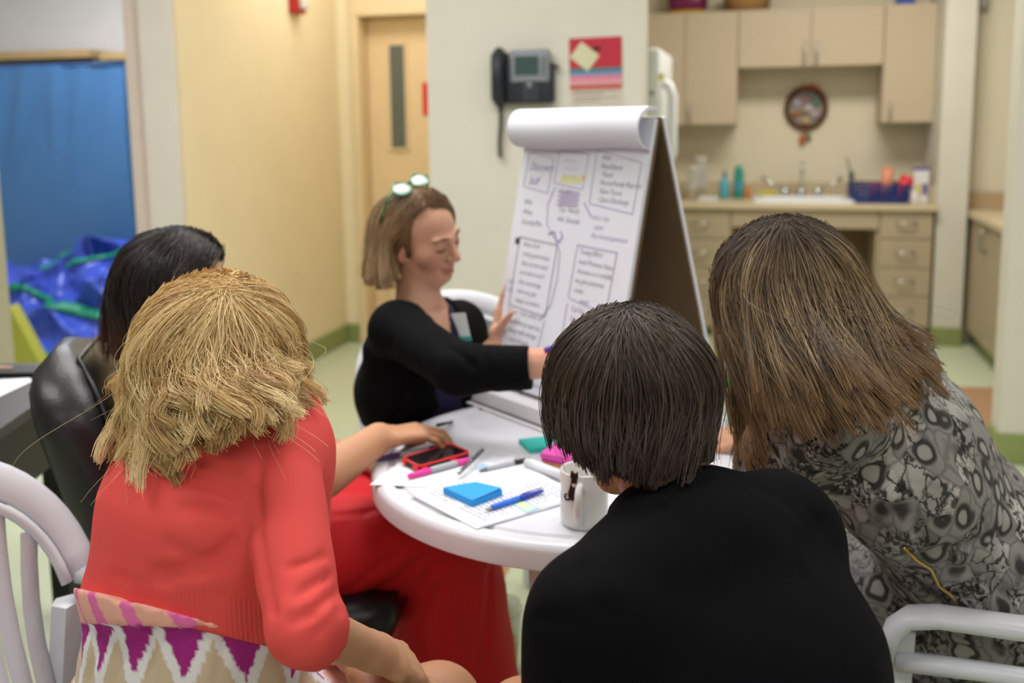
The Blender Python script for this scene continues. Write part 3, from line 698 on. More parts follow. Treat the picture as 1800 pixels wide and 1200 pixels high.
# ------------------------------------------------------------------ phone in a red and black case
z = TZ+.001
cs = [tp(x, y, z+.014) for x, y in ((706, 804), (736, 820), (828, 794), (792, 779))]
C0 = sum(cs)/4
def offp(s, dz): return [C0+(p-C0)*s+np.array([0, 0, dz]) for p in cs]
def rounded(quad, f=.16, n=5):
    out = []
    for i in range(4):
        p, a, b = quad[i], quad[i-1], quad[(i+1) % 4]
        da = (a-p); db = (b-p); ra = da/np.linalg.norm(da)*.013; rb = db/np.linalg.norm(db)*.013
        for s in np.linspace(0, 1, n): out.append(p+ra*(1-s)**2+rb*s**2)
    return out
t = thing('mobile_phone', 'black phone in a rugged red and black case on the table', 'phone', tuple(C0-np.array([0, 0, .014])))
m_case = mat('case_black', (30, 32, 38), .5, .4); m_red = mat('case_red', (226, 44, 48), .5, .4)
b = B(); b.ring_loft([rounded(offp(.97, -.014)), rounded(offp(1.0, -.011)), rounded(offp(1.0, -.003)), rounded(offp(.96, -.0005))]); b.done('case', m_case, t, True, 45)
rim = rounded(offp(.985, -.0005)); b = B(); b.tube(rim, .0022, 6, closed=True); b.done('case_rim', m_red, t, True)
b = B(); b.ring_loft([rounded(offp(.88, -.0004)), rounded(offp(.88, .0002))]); b.done('screen', mat('phone_glass', (18, 20, 26), .08, .5), t)
for i, (f0, f1) in ((0, (.08, .3)), (0, (.72, .95)), (1, (.06, .15)), (1, (.58, .7)), (2, (.2, .5))):
    a, bq = offp(1.012, 0)[i], offp(1.012, 0)[(i+1) % 4]
    B().tube([a+(bq-a)*f0-np.array([0, 0, .006]), a+(bq-a)*f1-np.array([0, 0, .006])], .0036, 8).done('bumper', m_red, t, True)
# ------------------------------------------------------------------ mug with cat-shaped tea tag
mc = tp(1027, 918, TZ); mr = .0405; mh = .096
t = thing('mug', 'white ceramic mug near the front edge of the round table', 'mug', tuple(mc))
m_mug = mat('mug_white', (206, 206, 204), .2, .5)
Mm = Matrix.Translation((mc[0], mc[1], TZ+.0008))
B().lathe([(0, 0), (mr-.004, 0), (mr-.001, .003), (mr, .01), (mr, mh-.002), (mr-.0015, mh), (mr-.004, mh-.002), (mr-.0045, .01), (mr-.008, .006), (0, .006)], 48, Mm).done('mug_body', m_mug, t, True)
hd = (tp(1009, 962, TZ)-mc); hd[2] = 0; hd /= np.linalg.norm(hd)
hp = []
for a in np.linspace(-1.35, 1.35, 15):
    hp.append(mc+hd*(mr-.003+.027*cos(a))+np.array([0, 0, .05+.034*sin(a)]))
B().tube(hp, [.0062]*15, 12, flat=(1, .8)).done('handle', m_mug, t, True)
B().lathe([(0, .062), (mr-.0046, .062)], 40, Mm, caps=False).done('tea', mat('tea', (150, 120, 84), .1, .5), t)
tag_ = thing('tea_tag', 'dark brown cat-shaped tag hanging over the rim of the mug', 'tag', tuple(mc+np.array([0, 0, mh])))
toc = CAM.o-mc; toc[2] = 0; toc /= np.linalg.norm(toc)
px_ = CAM.d(1009, 812, 1.45); ax = np.cross(np.array([0, 0, 1.0]), toc)
off = ((1009-1027)/83*2*mr)
edge = mc+ax*off+toc*(sqrt(mr**2-off**2)+.0022)
m_cat = mat('cat_brown', (48, 26, 24), .5, .3)
def catpoly():
    P = []
    for a in np.linspace(radians(-60), radians(95), 10): P.append((.0085*cos(a)+.001, -.021+.0095*sin(a)))       # haunch
    P += [(.0045, -.006), (.0047, -.001), (.0062, .003), (.0058, .0105), (.003, .0075), (-.0005, .0085), (-.003, .0125), (-.0045, .004), (-.003, -.001), (-.0045, -.008), (-.007, -.018)]
    for a in np.linspace(radians(190), radians(270), 6): P.append((.009*cos(a)+.001, -.021+.0095*sin(a)))
    return P
Mc = Matrix(((ax[0], 0, toc[0], edge[0]), (ax[1], 0, toc[1], edge[1]), (0, 1, 0, TZ+mh-.004), (0, 0, 0, 1)))
S = Matrix.Diagonal((1.25, 1.25, 1, 1))
B().prism(catpoly(), -.0012, .0012, Mc @ S).done('cat_body', m_cat, tag_)
B().tube([Mc @ V(-.006, -.036, 0), Mc @ V(-.0125, -.036, 0), Mc @ V(-.0145, -.03, 0), Mc @ V(-.013, -.026, 0), Mc @ V(-.0105, -.0265, 0)], [.002, .002, .0019, .0017, .0014], 8).done('tail', m_cat, tag_, True)
heart = [(0, -.0035), (.0026, 0), (.0022, .0018), (.0011, .002), (0, .001), (-.0011, .002), (-.0022, .0018), (-.0026, 0)]
B().prism([(x, y-.008) for x, y in heart], .0012, .0018, Mc @ S).done('heart', mat('heart_pale', (226, 200, 196), .5), tag_)
B().tube([Mc @ V(0, .012, 0), Mc @ V(0, .0135, -.002), Mc @ V(0, .008, -.006), Mc @ V(0, -.03, -.008)], .0009, 6).done('string', mat('tag_string', (186, 60, 60), .6), tag_, True)
# ------------------------------------------------------------------ green tumbler, keys
gc = tp(1306, 752, TZ); 
t = thing('travel_tumbler', 'bright green travel tumbler with dark lid behind the long hair', 'tumbler', tuple(gc))
hgt = .172
B().lathe([(0, .001), (.03, .001), (.033, .006), (.037, hgt-.02), (.036, hgt-.018), (0, hgt-.018)], 36, Matrix.Translation((gc[0], gc[1], TZ))).done('tumbler_body', mat('tumbler_green', (46, 150, 58), .35, .5), t, True, 50)
B().lathe([(0, hgt-.018), (.0385, hgt-.018), (.0385, hgt-.004), (.034, hgt), (0, hgt)], 36, Matrix.Translation((gc[0], gc[1], TZ))).done('lid', mat('lid_dark', (44, 56, 50), .4, .4), t, True, 50)
c = tp(1268, 789, TZ+.004)
t = thing('key_ring', 'small bunch of silver keys on a ring by the green tumbler', 'keys', tuple(c))
B().tube([c+np.array([.014*cos(a), .014*sin(a), .001]) for a in np.linspace(0, 2*pi, 24, endpoint=False)], .0012, 6, closed=True).done('ring', m_chrome, t, True)
for k, a in enumerate((-.5, .2, 1.1, 2.6)):
    Mk = Matrix.Translation(Vector(c)+Vector((.014*cos(a), .014*sin(a), .0015*k))) @ Matrix.Rotation(a, 4, 'Z')
    poly = [(.012+.011*cos(q), .011*sin(q)) for q in np.linspace(.35, 2*pi-.35, 12)]
    poly = [(.05, .003), (.046, .0035), (.043, .002), (.04, .0035), (.023, .0038)]+poly[::1]+[(.023, -.0038), (.05, -.003)]
    B().prism(poly[:5]+[p for p in poly[5:17]]+poly[17:], -.001, .001, Mk).done('key', [m_chrome, m_steel][k % 2], t)

# ================================================================== FLIP CHART
al = radians(52); FW = .425
rd = CAM.Rh*cos(al)-CAM.Fh*sin(al)                    # along the ridge, towards the near right end
nn = -CAM.Rh*sin(al)-CAM.Fh*cos(al)                   # out of the written face, horizontal
R1 = CAM.d(1160, 206, 2.04); RZ = R1[2]
R0 = R1-rd*FW
fz = TZ+.001
BF = fz+.045                                          # pages end above the foot box
s1_, s2_ = .135, .2
pt_ = lambda along, out, z: np.array([*(R0+rd*along+nn*out)[:2], z])
# page plane: u along rd, down the lean
top_o = np.array([0, 0, 0.0])
dn = pt_(0, s1_, BF)-pt_(0, 0, RZ); PL = np.linalg.norm(dn); dn /= PL
pn = np.cross(dn, rd); pn = pn/np.linalg.norm(pn)
if pn @ nn < 0: pn = -pn
fc = thing('flip_chart', 'tabletop flip chart with handwritten white pages on a brown card easel', 'flip chart', tuple((pt_(0, 0, fz)+pt_(FW, 0, fz))/2))
m_page = mat('flip_page', (226, 228, 238), .8, .2, var=.01); m_card = mat('easel_card', (112, 94, 68), .85, .15, var=.06, vscale=30)
PO = pt_(0, 0, RZ)
def pg(u, v, o=0.0): return PO+rd*u+dn*v+pn*o
def slab(u0, u1, v0, v1, o0, o1):
    return [[pg(u0, v0, o), pg(u1, v0, o), pg(u1, v1, o), pg(u0, v1, o)] for o in (o0, o1)]
B().ring_loft(slab(0, FW, 0, PL, -.004, -.0005)).done('front_board', m_card, fc)
B().ring_loft(slab(.004, FW-.004, .004, PL-.01, 0, .012)).done('page_stack', m_page, fc)
page = B().ring_loft(slab(.002, FW-.002, .004, PL-.004, .0125, .0132)).done('written_page', m_page, fc)
# back board and the pages thrown over the ridge
dn2 = pt_(0, -s2_, fz+.002)-pt_(0, 0, RZ); PL2 = np.linalg.norm(dn2); dn2 /= PL2
pn2 = np.cross(rd, dn2); pn2 /= np.linalg.norm(pn2)
if pn2 @ nn > 0: pn2 = -pn2
def pb(u, v, o=0.0): return PO+rd*u+dn2*v+pn2*o
B().ring_loft([[pb(0, 0, o), pb(FW, 0, o), pb(FW, PL2, o), pb(0, PL2, o)] for o in (0, .004)]).done('back_board', m_card, fc)
B().ring_loft([[pb(.004, .002, o), pb(FW+.004, .002, o), pb(FW+.004, PL2-.1, o), pb(.004, PL2-.1, o)] for o in (.0045, .0125)]).done('turned_pages', m_page, fc)
# the roll of turned pages bulging over the top of the written page
RL = .082; rings = []
def rollp(u, bulge, th):
    out = []
    for s in np.linspace(0, 1, 26):
        a = pi*1.02*s                                  # from the ridge outward, down, and back to the page
        v = -.018+(.046+bulge)*(1-cos(a)); o = .004+(.05+bulge)*sin(a)**.8 if sin(a) > 0 else .004
        out.append((v, o))
    return out
for u in np.linspace(-.008, FW+.004, 14):
    pr = rollp(u, .002*sin(u*14), 0)
    outer = [pg(u, v, o+.0135) for v, o in pr]; inner = [pg(u, v*.94+.004, max(.0, o-.004)+.0125) for v, o in reversed(pr)]
    rings.append(outer+inner)
B().ring_loft(rings).done('page_roll', m_page, fc, True, 50)
# foot box folded from white card with dark edges
foot_front = s1_+.07
ftb = B()
ftb.ring_loft([[pt_(-.015, foot_front, fz), pt_(FW+.015, foot_front, fz), pt_(FW+.015, -s2_-.01, fz), pt_(-.015, -s2_-.01, fz)],
               [pt_(-.015, foot_front, fz+.003), pt_(FW+.015, foot_front, fz+.003), pt_(FW+.015, -s2_-.01, fz+.003), pt_(-.015, -s2_-.01, fz+.003)]])
ftb.done('base_board', mat('card_white', (214, 214, 218), .8, .2), fc)
B().ring_loft([[pt_(-.012, s1_+.055, fz+.003), pt_(FW+.012, s1_+.055, fz+.003), pt_(FW+.012, s1_+.002, fz+.003), pt_(-.012, s1_+.002, fz+.003)],
               [pt_(-.012, s1_+.045, fz+.035), pt_(FW+.012, s1_+.045, fz+.035), pt_(FW+.012, s1_-.002, fz+.043), pt_(-.012, s1_-.002, fz+.043)]]).done('foot_ledge', mat('card_white', (214, 214, 218)), fc)
m_edge = mat('card_edge', (96, 88, 84), .8)
B().tube([pt_(-.013, s1_+.056, fz+.005), pt_(FW+.013, s1_+.056, fz+.005)], .0022, 6).done('dark_edge', m_edge, fc)
B().tube([pt_(-.013, s1_+.0, fz+.045), pt_(FW+.013, s1_+.0, fz+.045)], .0024, 6).done('dark_edge', m_edge, fc)
# handwriting
def write(bm, txt, u, v, h, slope=0.0, bold=.0):
    f = bpy.data.curves.new('lettering', 'FONT'); f.body = txt; f.size = h; f.shear = .3; f.offset = bold; f.resolution_u = 2
    f.space_character = .92
    o = bpy.data.objects.new('lettering', f)
    me = o.to_mesh()
    c, s = cos(slope), sin(slope)
    ex = rd*c+dn*s; ey = -dn*c+rd*s
    p = pg(u*FW, v, .0136)
    vs = [bm.verts.new(tuple(p+ex*q.co[0]*.86+ey*q.co[1])) for q in me.vertices]
    for q in me.polygons:
        try: bm.faces.new([vs[i] for i in q.vertices])
        except ValueError: pass
    o.to_mesh_clear(); bpy.data.objects.remove(o); bpy.data.curves.remove(f)
m_blk = mat('ink_black', (70, 70, 90), .8, .1); m_pur = mat('ink_purple', (132, 100, 172), .8, .1); m_lil = mat('ink_lilac', (156, 150, 190), .8, .1)
def stroke(pts, m, r=.0008, name='pen_line', closed=False):
    P = [pg(u*FW, v, .0138) for u, v in pts]
    return B().tube(P, r, 4, closed=closed).done(name, m, page)
def note(lines_, u, v, h, m, dv, slope=.03, bold=-.0003):
    b = B()
    for i, s in enumerate(lines_): write(b.bm, s, u+.004*((i*7) % 3), v+i*dv, h, slope+.01*((i*5) % 3-1), bold=bold)
    return b.done('handwriting', m, page)
v0 = .075
stroke([(.06, v0+.01), (.28, v0+.022), (.275, v0+.105), (.055, v0+.092)], m_lil, closed=True)
note(['Discovery', 'Stuff'], .085, v0+.052, .027, m_lil, .034, bold=0)
stroke([(.32, v0+.002), (.56, v0+.01), (.55, v0+.09), (.315, v0+.08)], m_lil, .0008, closed=True)
note(['what we', 'heard so', 'far today'], .37, v0+.03, .016, m_lil, .018, bold=-.0004)
m_hi = mat('highlighter', (222, 224, 168), .8, .1)
B().ring_loft(slab(.36*FW, .53*FW, v0+.062, v0+.078, .0134, .0136)).done('highlight', m_hi, page)
B().ring_loft(slab(.535*FW, .555*FW, v0+.058, v0+.068, .0134, .0137)).done('highlight', mat('highlighter_orange', (240, 190, 90), .8), page)
for i in range(7): stroke([(.36+.02*(i % 2), v0+.1+i*.005), (.53+.01*((i*3) % 2), v0+.098+i*.0055)], m_pur, .0008)
note(['ask again'], .36, v0+.1, .0175, m_pur, .02)
stroke([(.62, v0+.0), (.955, v0+.025), (.945, v0+.135), (.62, v0+.12)], m_lil, .0008, closed=True)
note(['Who', 'Need/Items', '· Food', '· Parent/Family Reports', '· New Terms', '· Upon Discharge'], .66, v0+.022, .0182, m_blk, .0185)
note(['Who', 'What', 'Security/Plan'], .075, v0+.135, .019, m_blk, .024, bold=-.0003)
note(['Top  Needs', 'Ask  Exclude'], .38, v0+.145, .019, m_blk, .022, bold=-.0003)
stroke([(.58, v0+.12), (.64, v0+.145), (.66, v0+.15)], m_pur, .0012)
note(['Ask a day', '  upset', 'Any issues/questions'], .66, v0+.155, .0175, m_pur, .02)
stroke([(.33, v0+.09), (.29, v0+.13), (.31, v0+.18), (.4, v0+.21), (.45, v0+.24), (.46, v0+.3), (.44, v0+.36), (.37, v0+.4), (.34, v0+.395)], m_lil, .001)
stroke([(.33, v0+.2), (.38, v0+.192), (.4, v0+.21), (.43, v0+.215), (.45, v0+.2), (.43, v0+.19)], m_pur, .0014)
B().ring_loft(slab(.055*FW, .095*FW, v0+.218, v0+.234, .0134, .0137)).done('bullet', m_blk, page)
stroke([(.09, v0+.215), (.42, v0+.222), (.41, v0+.39), (.085, v0+.38)], m_blk, .0009, closed=True)
note(['Ideas Goal', 'make good notes', 'they can be used', 'can look at each', 'they need help', 'then we give', 'things out there'], .13, v0+.236, .0182, m_blk, .0225)
note(['- not', '- too', '-'], .02, v0+.33, .02, m_pur, .02)
note(['Next  then write', 'examples group the', 'things with change', 'a care of work', 'they will need', 'it'], .1, v0+.4, .0185, m_blk, .022)
stroke([(.09, v0+.385), (.08, v0+.47), (.36, v0+.54), (.41, v0+.4)], m_lil, .0009)
stroke([(.58, v0+.215), (.88, v0+.22), (.865, v0+.355), (.57, v0+.335)], m_lil, .001, closed=True)
note(['Tuning Effort', 'need Primary Vision', 'because it is middle', 'we give purpose', 'make', '      want'], .6, v0+.235, .0182, m_blk, .0215)
note(['Tell No', 'Nurses sending to floor', 'care system · Station', 'representatives admin'], .6, v0+.365, .0182, m_blk, .021)
stroke([(.57, v0+.35), (.565, v0+.46), (.85, v0+.45)], m_lil, .0009)
note(['Admit', 'cost', 'Room'], .6, v0+.47, .0185, m_blk, .022)
stroke([(.32, v0+.52), (.6, v0+.535)], m_blk, .001); stroke([(.32, v0+.52), (.31, v0+.58)], m_blk, .001)
note(['5 new ways'], .34, v0+.555, .0185, m_blk, .02)

# ================================================================== CHAIRS
def chair_proto(label):
    t = thing('resin_armchair', label, 'chair', (0, 0, 0), 'white resin armchairs around the table')
    m = m_plast
    # seat
    n = 14; P = np.zeros((n, n, 3))
    for i in range(n):
        for j in range(n):
            u = -1+2*i/(n-1); v = -1+2*j/(n-1)
            w = .225*(1-.06*(1-v)/2)
            P[i, j] = (u*w, v*.22, .425-.012*(1-u*u)*(1-v*v)+(.012 if v < -.9 else 0)-(.02*max(0, v-.8)/.2))
    grid_mesh('seat', P, m, t, True, .012)
    B().tube([(-.2, .215, .408), (-.225, .0, .412), (-.205, -.21, .42), (.205, -.21, .42), (.225, 0, .412), (.2, .215, .408)], .016, 8, closed=True).done('seat_frame', m, t, True)
    # back rail
    def arch(a, k=1.0, drop=0.0):
        x = .262*k*sin(a); z = .655+(.235*k)*max(0, cos(a))**.85-drop; y = -.215-.5*(z-.655)*.62-.03*cos(a)
        return np.array([x, y, z])
    A = np.linspace(-pi/2, pi/2, 29)
    pts = [arch(a) for a in A]
    rings = []
    for i, p in enumerate(pts):
        tn = pts[min(i+1, 28)]-pts[max(i-1, 0)]; tn /= np.linalg.norm(tn)
        nrm = np.array([0, -.95, -.3]); nrm -= tn*(nrm@tn); nrm /= np.linalg.norm(nrm); wv = np.cross(tn, nrm)
        rings.append([p+wv*(.03*cos(q))+nrm*(.013*sin(q)) for q in np.linspace(0, 2*pi, 12, endpoint=False)])
    B().ring_loft(rings).done('back_rail', m, t, True)
    pts2 = [arch(a, .84, .0)+np.array([0, .006, 0]) for a in A]
    B().tube(pts2, .009, 8).done('inner_rail', m, t, True)
    for k in range(11):
        x = -.2+.04*k
        a = asin(max(-1, min(1, x/(.262*.84)))); top = arch(a, .84)
        bot = np.array([x*.9, -.208, .43])
        rings = []
        for s in np.linspace(0, 1, 6):
            p = top*(1-s)+bot*s; p = p+np.array([0, -.02*sin(pi*s), 0])
            w = .0172; q = .004
            rings.append([p+np.array([-w, -q, 0]), p+np.array([-w*.5, q, 0]), p+np.array([w*.5, q, 0]), p+np.array([w, -q, 0])])
        B().ring_loft(rings).done('slat', m, t, True, 50)
    for s in (-1, 1):
        # arm, post and lower rail
        path = [(s*.262, -.215, .655), (s*.272, -.1, .655), (s*.278, .06, .652), (s*.276, .16, .65), (s*.273, .2, .64), (s*.268, .222, .615), (s*.264, .232, .57)]
        rings = []
        for i, p in enumerate(path):
            p = np.array(p); tn = np.array(path[min(i+1, 6)])-np.array(path[max(i-1, 0)]); tn /= np.linalg.norm(tn)
            wv = np.array([1.0, 0, 0]); wv -= tn*(wv@tn); wv /= np.linalg.norm(wv); nv = np.cross(tn, wv)
            rings.append([p+wv*(.027*cos(q))*(1 if abs(cos(q)) < .99 else 1)+nv*(.014*np.sign(sin(q))*abs(sin(q))**.6) for q in np.linspace(0, 2*pi, 12, endpoint=False)])
        B().ring_loft(rings).done('armrest', m, t, True)
        B().ring_loft([[(s*.24+dx*w, .21+.03*(.6-z)+dy, z) for dx, dy in ((-1, -.02), (1, -.02), (1.1, .01), (0, .024), (-1.1, .01))] for z, w in ((.61, .022), (.42, .028), (.2, .024), (0, .022))]).done('leg', m, t, True, 50)
        B().ring_loft([[(s*.225+dx*w, -.215-.13*(.65-z)*.9+dy, z) for dx, dy in ((-1, .02), (1, .02), (1.1, -.01), (0, -.024), (-1.1, -.01))] for z, w in ((.62, .02), (.42, .028), (.2, .024), (0, .022))]).done('leg', m, t, True, 50)
        B().tube([(s*.262, -.2, .57), (s*.27, -.05, .572), (s*.27, .1, .57), (s*.262, .215, .56)], [.02, .018, .018, .02], 10, flat=(1, .8)).done('side_rail', m, t, True)
    return t
CH = chair_proto('white resin armchair under the blonde woman in coral, slatted back at the left edge')
def place_chair(o, lat, fwd, dlat, dfwd):
    p = CAM.L(lat, fwd, 0); d = CAM.Rh*dlat+CAM.Fh*dfwd
    o.location = tuple(p); o.rotation_euler = (0, 0, atan2(d[1], d[0])-pi/2)
CHAIRS = {}
for key, lat, fwd, dl, df, lbl in (('blonde', -.63, 1.22, .92, -.38, None), ('snake', .885, 1.575, -.94, .35, 'white resin armchair under the woman in snake print, armrest at the lower right'),
        ('bob', .2, .99, -.5, .86, 'white resin armchair under the woman with the brown bob'), ('presenter', -.1, 2.44, .25, -.97, 'white resin armchair under the woman in the black cardigan')):
    o = CH if key == 'blonde' else copy_tree(CH)
    if lbl: o['label'] = lbl
    place_chair(o, lat, fwd, dl, df); CHAIRS[key] = o
# office chair
def rr_ring(c, ex, ey, hw, hd, r, n=5):
    out = []
    for sx_, sy_, a0 in ((1, 1, 0), (-1, 1, 90), (-1, -1, 180), (1, -1, 270)):
        for k in range(n):
            a = radians(a0+90*k/(n-1)); out.append(c+ex*(sx_*(hw-r)+r*cos(a))+ey*(sy_*(hd-r)+r*sin(a)))
    return out
oc = CAM.L(-.515, 1.93, 0); od = CAM.Rh*.97+CAM.Fh*.24; os_ = np.cross(np.array([0, 0, 1.0]), od)
t = thing('office_chair', 'black leather office chair with tall rounded padded back', 'chair', tuple(oc))
m_lea = mat('leather_black', (30, 30, 32), .36, .5, var=.1, vscale=12, bump=.15, bscale=220)
Z_ = np.array([0, 0, 1.0])
rings = []
for s in np.linspace(0, 1, 18):
    z = .50+.485*s; back = -.235-.1*s-.03*s*s
    hw_ = .235*(1-.12*(1-s))*(sqrt(max(0.02, 1-max(0, (s-.72)/.285)**2.2)))
    hd_ = .055*(1+.25*sin(pi*s))*(1 if s < .85 else sqrt(max(.05, 1-((s-.85)/.152)**2)))
    rings.append(rr_ring(oc+od*back+Z_*z, os_, od, hw_, hd_, min(hw_, hd_)*.92))
B().ring_loft(rings).done('backrest', m_lea, t, True)
seam = []
for s in np.concatenate([np.linspace(.05, .97, 16)]):
    z = .50+.485*s; back = -.235-.1*s-.03*s*s
    hw_ = .235*(1-.12*(1-s))*(sqrt(max(0.02, 1-max(0, (s-.72)/.285)**2.2)))*.86
    hd_ = .055*(1+.25*sin(pi*s))*(1 if s < .85 else sqrt(max(.05, 1-((s-.85)/.152)**2)))
    seam.append((oc+od*(back+hd_*.98)+Z_*z, hw_))
sp = [p-os_*w for p, w in seam]+[p+os_*w for p, w in reversed(seam)]
B().tube(sp, .005, 6).done('seam', m_lea, t, True)
rings = []
for z, hw_, hd_ in ((.385, .2, .2), (.39, .235, .235), (.43, .245, .25), (.468, .24, .245), (.48, .2, .2)):
    rings.append(rr_ring(oc+od*.0+Z_*z, os_, od, hw_, hd_, .07))
B().ring_loft(rings).done('seat', m_lea, t, True)
m_blk_pl = mat('plastic_black', (26, 26, 28), .45, .4)
B().tube([oc-od*.12+Z_*.38, oc-od*.3+Z_*.4, oc-od*.31+Z_*.6], .02, 8, flat=(1.6, .6)).done('back_bracket', m_blk_pl, t, True)
B().lathe([(.0, .1), (.03, .1), (.03, .25), (.02, .25), (.02, .385), (0, .385)], 16, Matrix.Translation(Vector(oc))).done('column', m_blk_pl, t, True, 40)
for k in range(5):
    a = 2*pi*k/5+.4; u = np.array([cos(a), sin(a), 0])
    lg = B().tube([oc+u*.02+Z_*.11, oc+u*.28+Z_*.075], [.026, .018], 8).done('foot_spoke', m_blk_pl, t, True)
    w = np.array([-sin(a), cos(a), 0])
    B().tube([oc+u*.28+Z_*.031-w*.022, oc+u*.28+Z_*.031+w*.022], .03, 14).done('caster', m_blk_pl, lg, True, )
# desk
m_dk = mat('desk_black', (26, 25, 26), .5, .4); m_dkt = mat('desk_top', (58, 54, 56), .45, .4)
e0 = CAM.L(-1.125, 1.9, 0); e1 = CAM.L(-1.155, 2.35, 0); e2 = CAM.L(-1.265, 2.66, 0); lf = -CAM.Rh
t = thing('desk', 'black desk with grey top standing at the left wall', 'desk', tuple(e0+lf*.35))
quad = [e0+lf*.75, e0, e1, e2, e2+lf*.62]
B().ring_loft([[p+Z_*.715 for p in quad], [p+Z_*.74 for p in quad]]).done('desk_top', m_dkt, t)
c_ = sum(quad)/5
q2 = [c_+(p-c_)*.985 for p in quad]
B().ring_loft([[p+Z_*.56 for p in q2], [p+Z_*.7148 for p in q2]]).done('apron', m_dk, t)
for p in (q2[0], q2[1], q2[3], q2[4]):
    p = c_+(p-c_)*.9
    B().box(p[0]-.03, p[0]+.03, p[1]-.03, p[1]+.03, 0, .559, bev=.004).done('leg', m_dk, t)
d0 = [CAM.z(x, y, .7412) for x, y in ((-60, 672), (52, 666), (57, 671), (0, 698), (-60, 716))]
t = thing('desk_papers', 'white papers lying on the grey desk top at the left', 'paper', tuple(sum(d0)/5))
B().ring_loft([[p for p in d0], [p+Z_*.003 for p in d0]]).done('paper_stack', m_paper, t)
d1 = [CAM.z(x, y, .7412) for x, y in ((-40, 650), (22, 653), (24, 657), (-40, 658))]
t = thing('desk_tray', 'low dark tray behind the papers on the desk', 'tray', tuple(CAM.z(30, 650, .7412)))
d2 = [CAM.z(x, y, .7412) for x, y in ((-60, 664), (70, 662), (62, 650), (20, 647), (-60, 649))]
B().ring_loft([d2, [p+Z_*.012 for p in d2]]).done('tray_body', m_dk, t)
d3 = [p*1.0 for p in d1]
B().ring_loft([[p+Z_*.0125 for p in d1], [p+Z_*.016 for p in d1]]).done('brown_card', mat('card_brown', (150, 120, 104), .7), t)
# plastic cup on the floor
c = CAM.z(888, 1168, 0)
t = thing('plastic_cup', 'clear lidded plastic cup with straw and yellow drink on the floor', 'cup', tuple(c))
hh = .155
m_clear = mat('clear_plastic', (226, 236, 222), .1, .5, alpha=.28, var=0)
B().lathe([(0, .002), (.033, .002), (.046, hh), (.0445, hh), (.032, .004), (0, .004)], 28, Matrix.Translation(Vector(c))).done('cup_wall', m_clear, t, True)
B().lathe([(0, .006), (.0315, .006), (.0375, .075), (0, .075)], 28, Matrix.Translation(Vector(c))).done('drink', mat('drink_yellow', (196, 204, 112), .15, .5), t, True, 50)
B().lathe([(.046, hh-.006), (.049, hh-.004), (.049, hh+.004), (.044, hh+.01), (.04, hh+.022), (0, hh+.024)], 28, Matrix.Translation(Vector(c)), caps=False).done('lid', mat('lid_clear', (220, 226, 214), .15, .5, alpha=.45), t, True)
B().tube([c+np.array([.008, 0, .01]), c+np.array([-.006, .004, hh+.075])], .0035, 8).done('straw', mat('straw_grey', (150, 156, 140), .4, .4), t, True)
for k in range(4):
    a = k*1.6
    B().box(-.012, .012, -.012, .012, -.012, .012, Matrix.Translation(Vector(c)+Vector((.016*cos(a), .016*sin(a), .075+.009*(k % 2)))) @ Matrix.Rotation(a, 4, (1, 1, 0)), bev=.003).done('ice_cube', mat('ice', (226, 236, 226), .1, .5, alpha=.5), t)
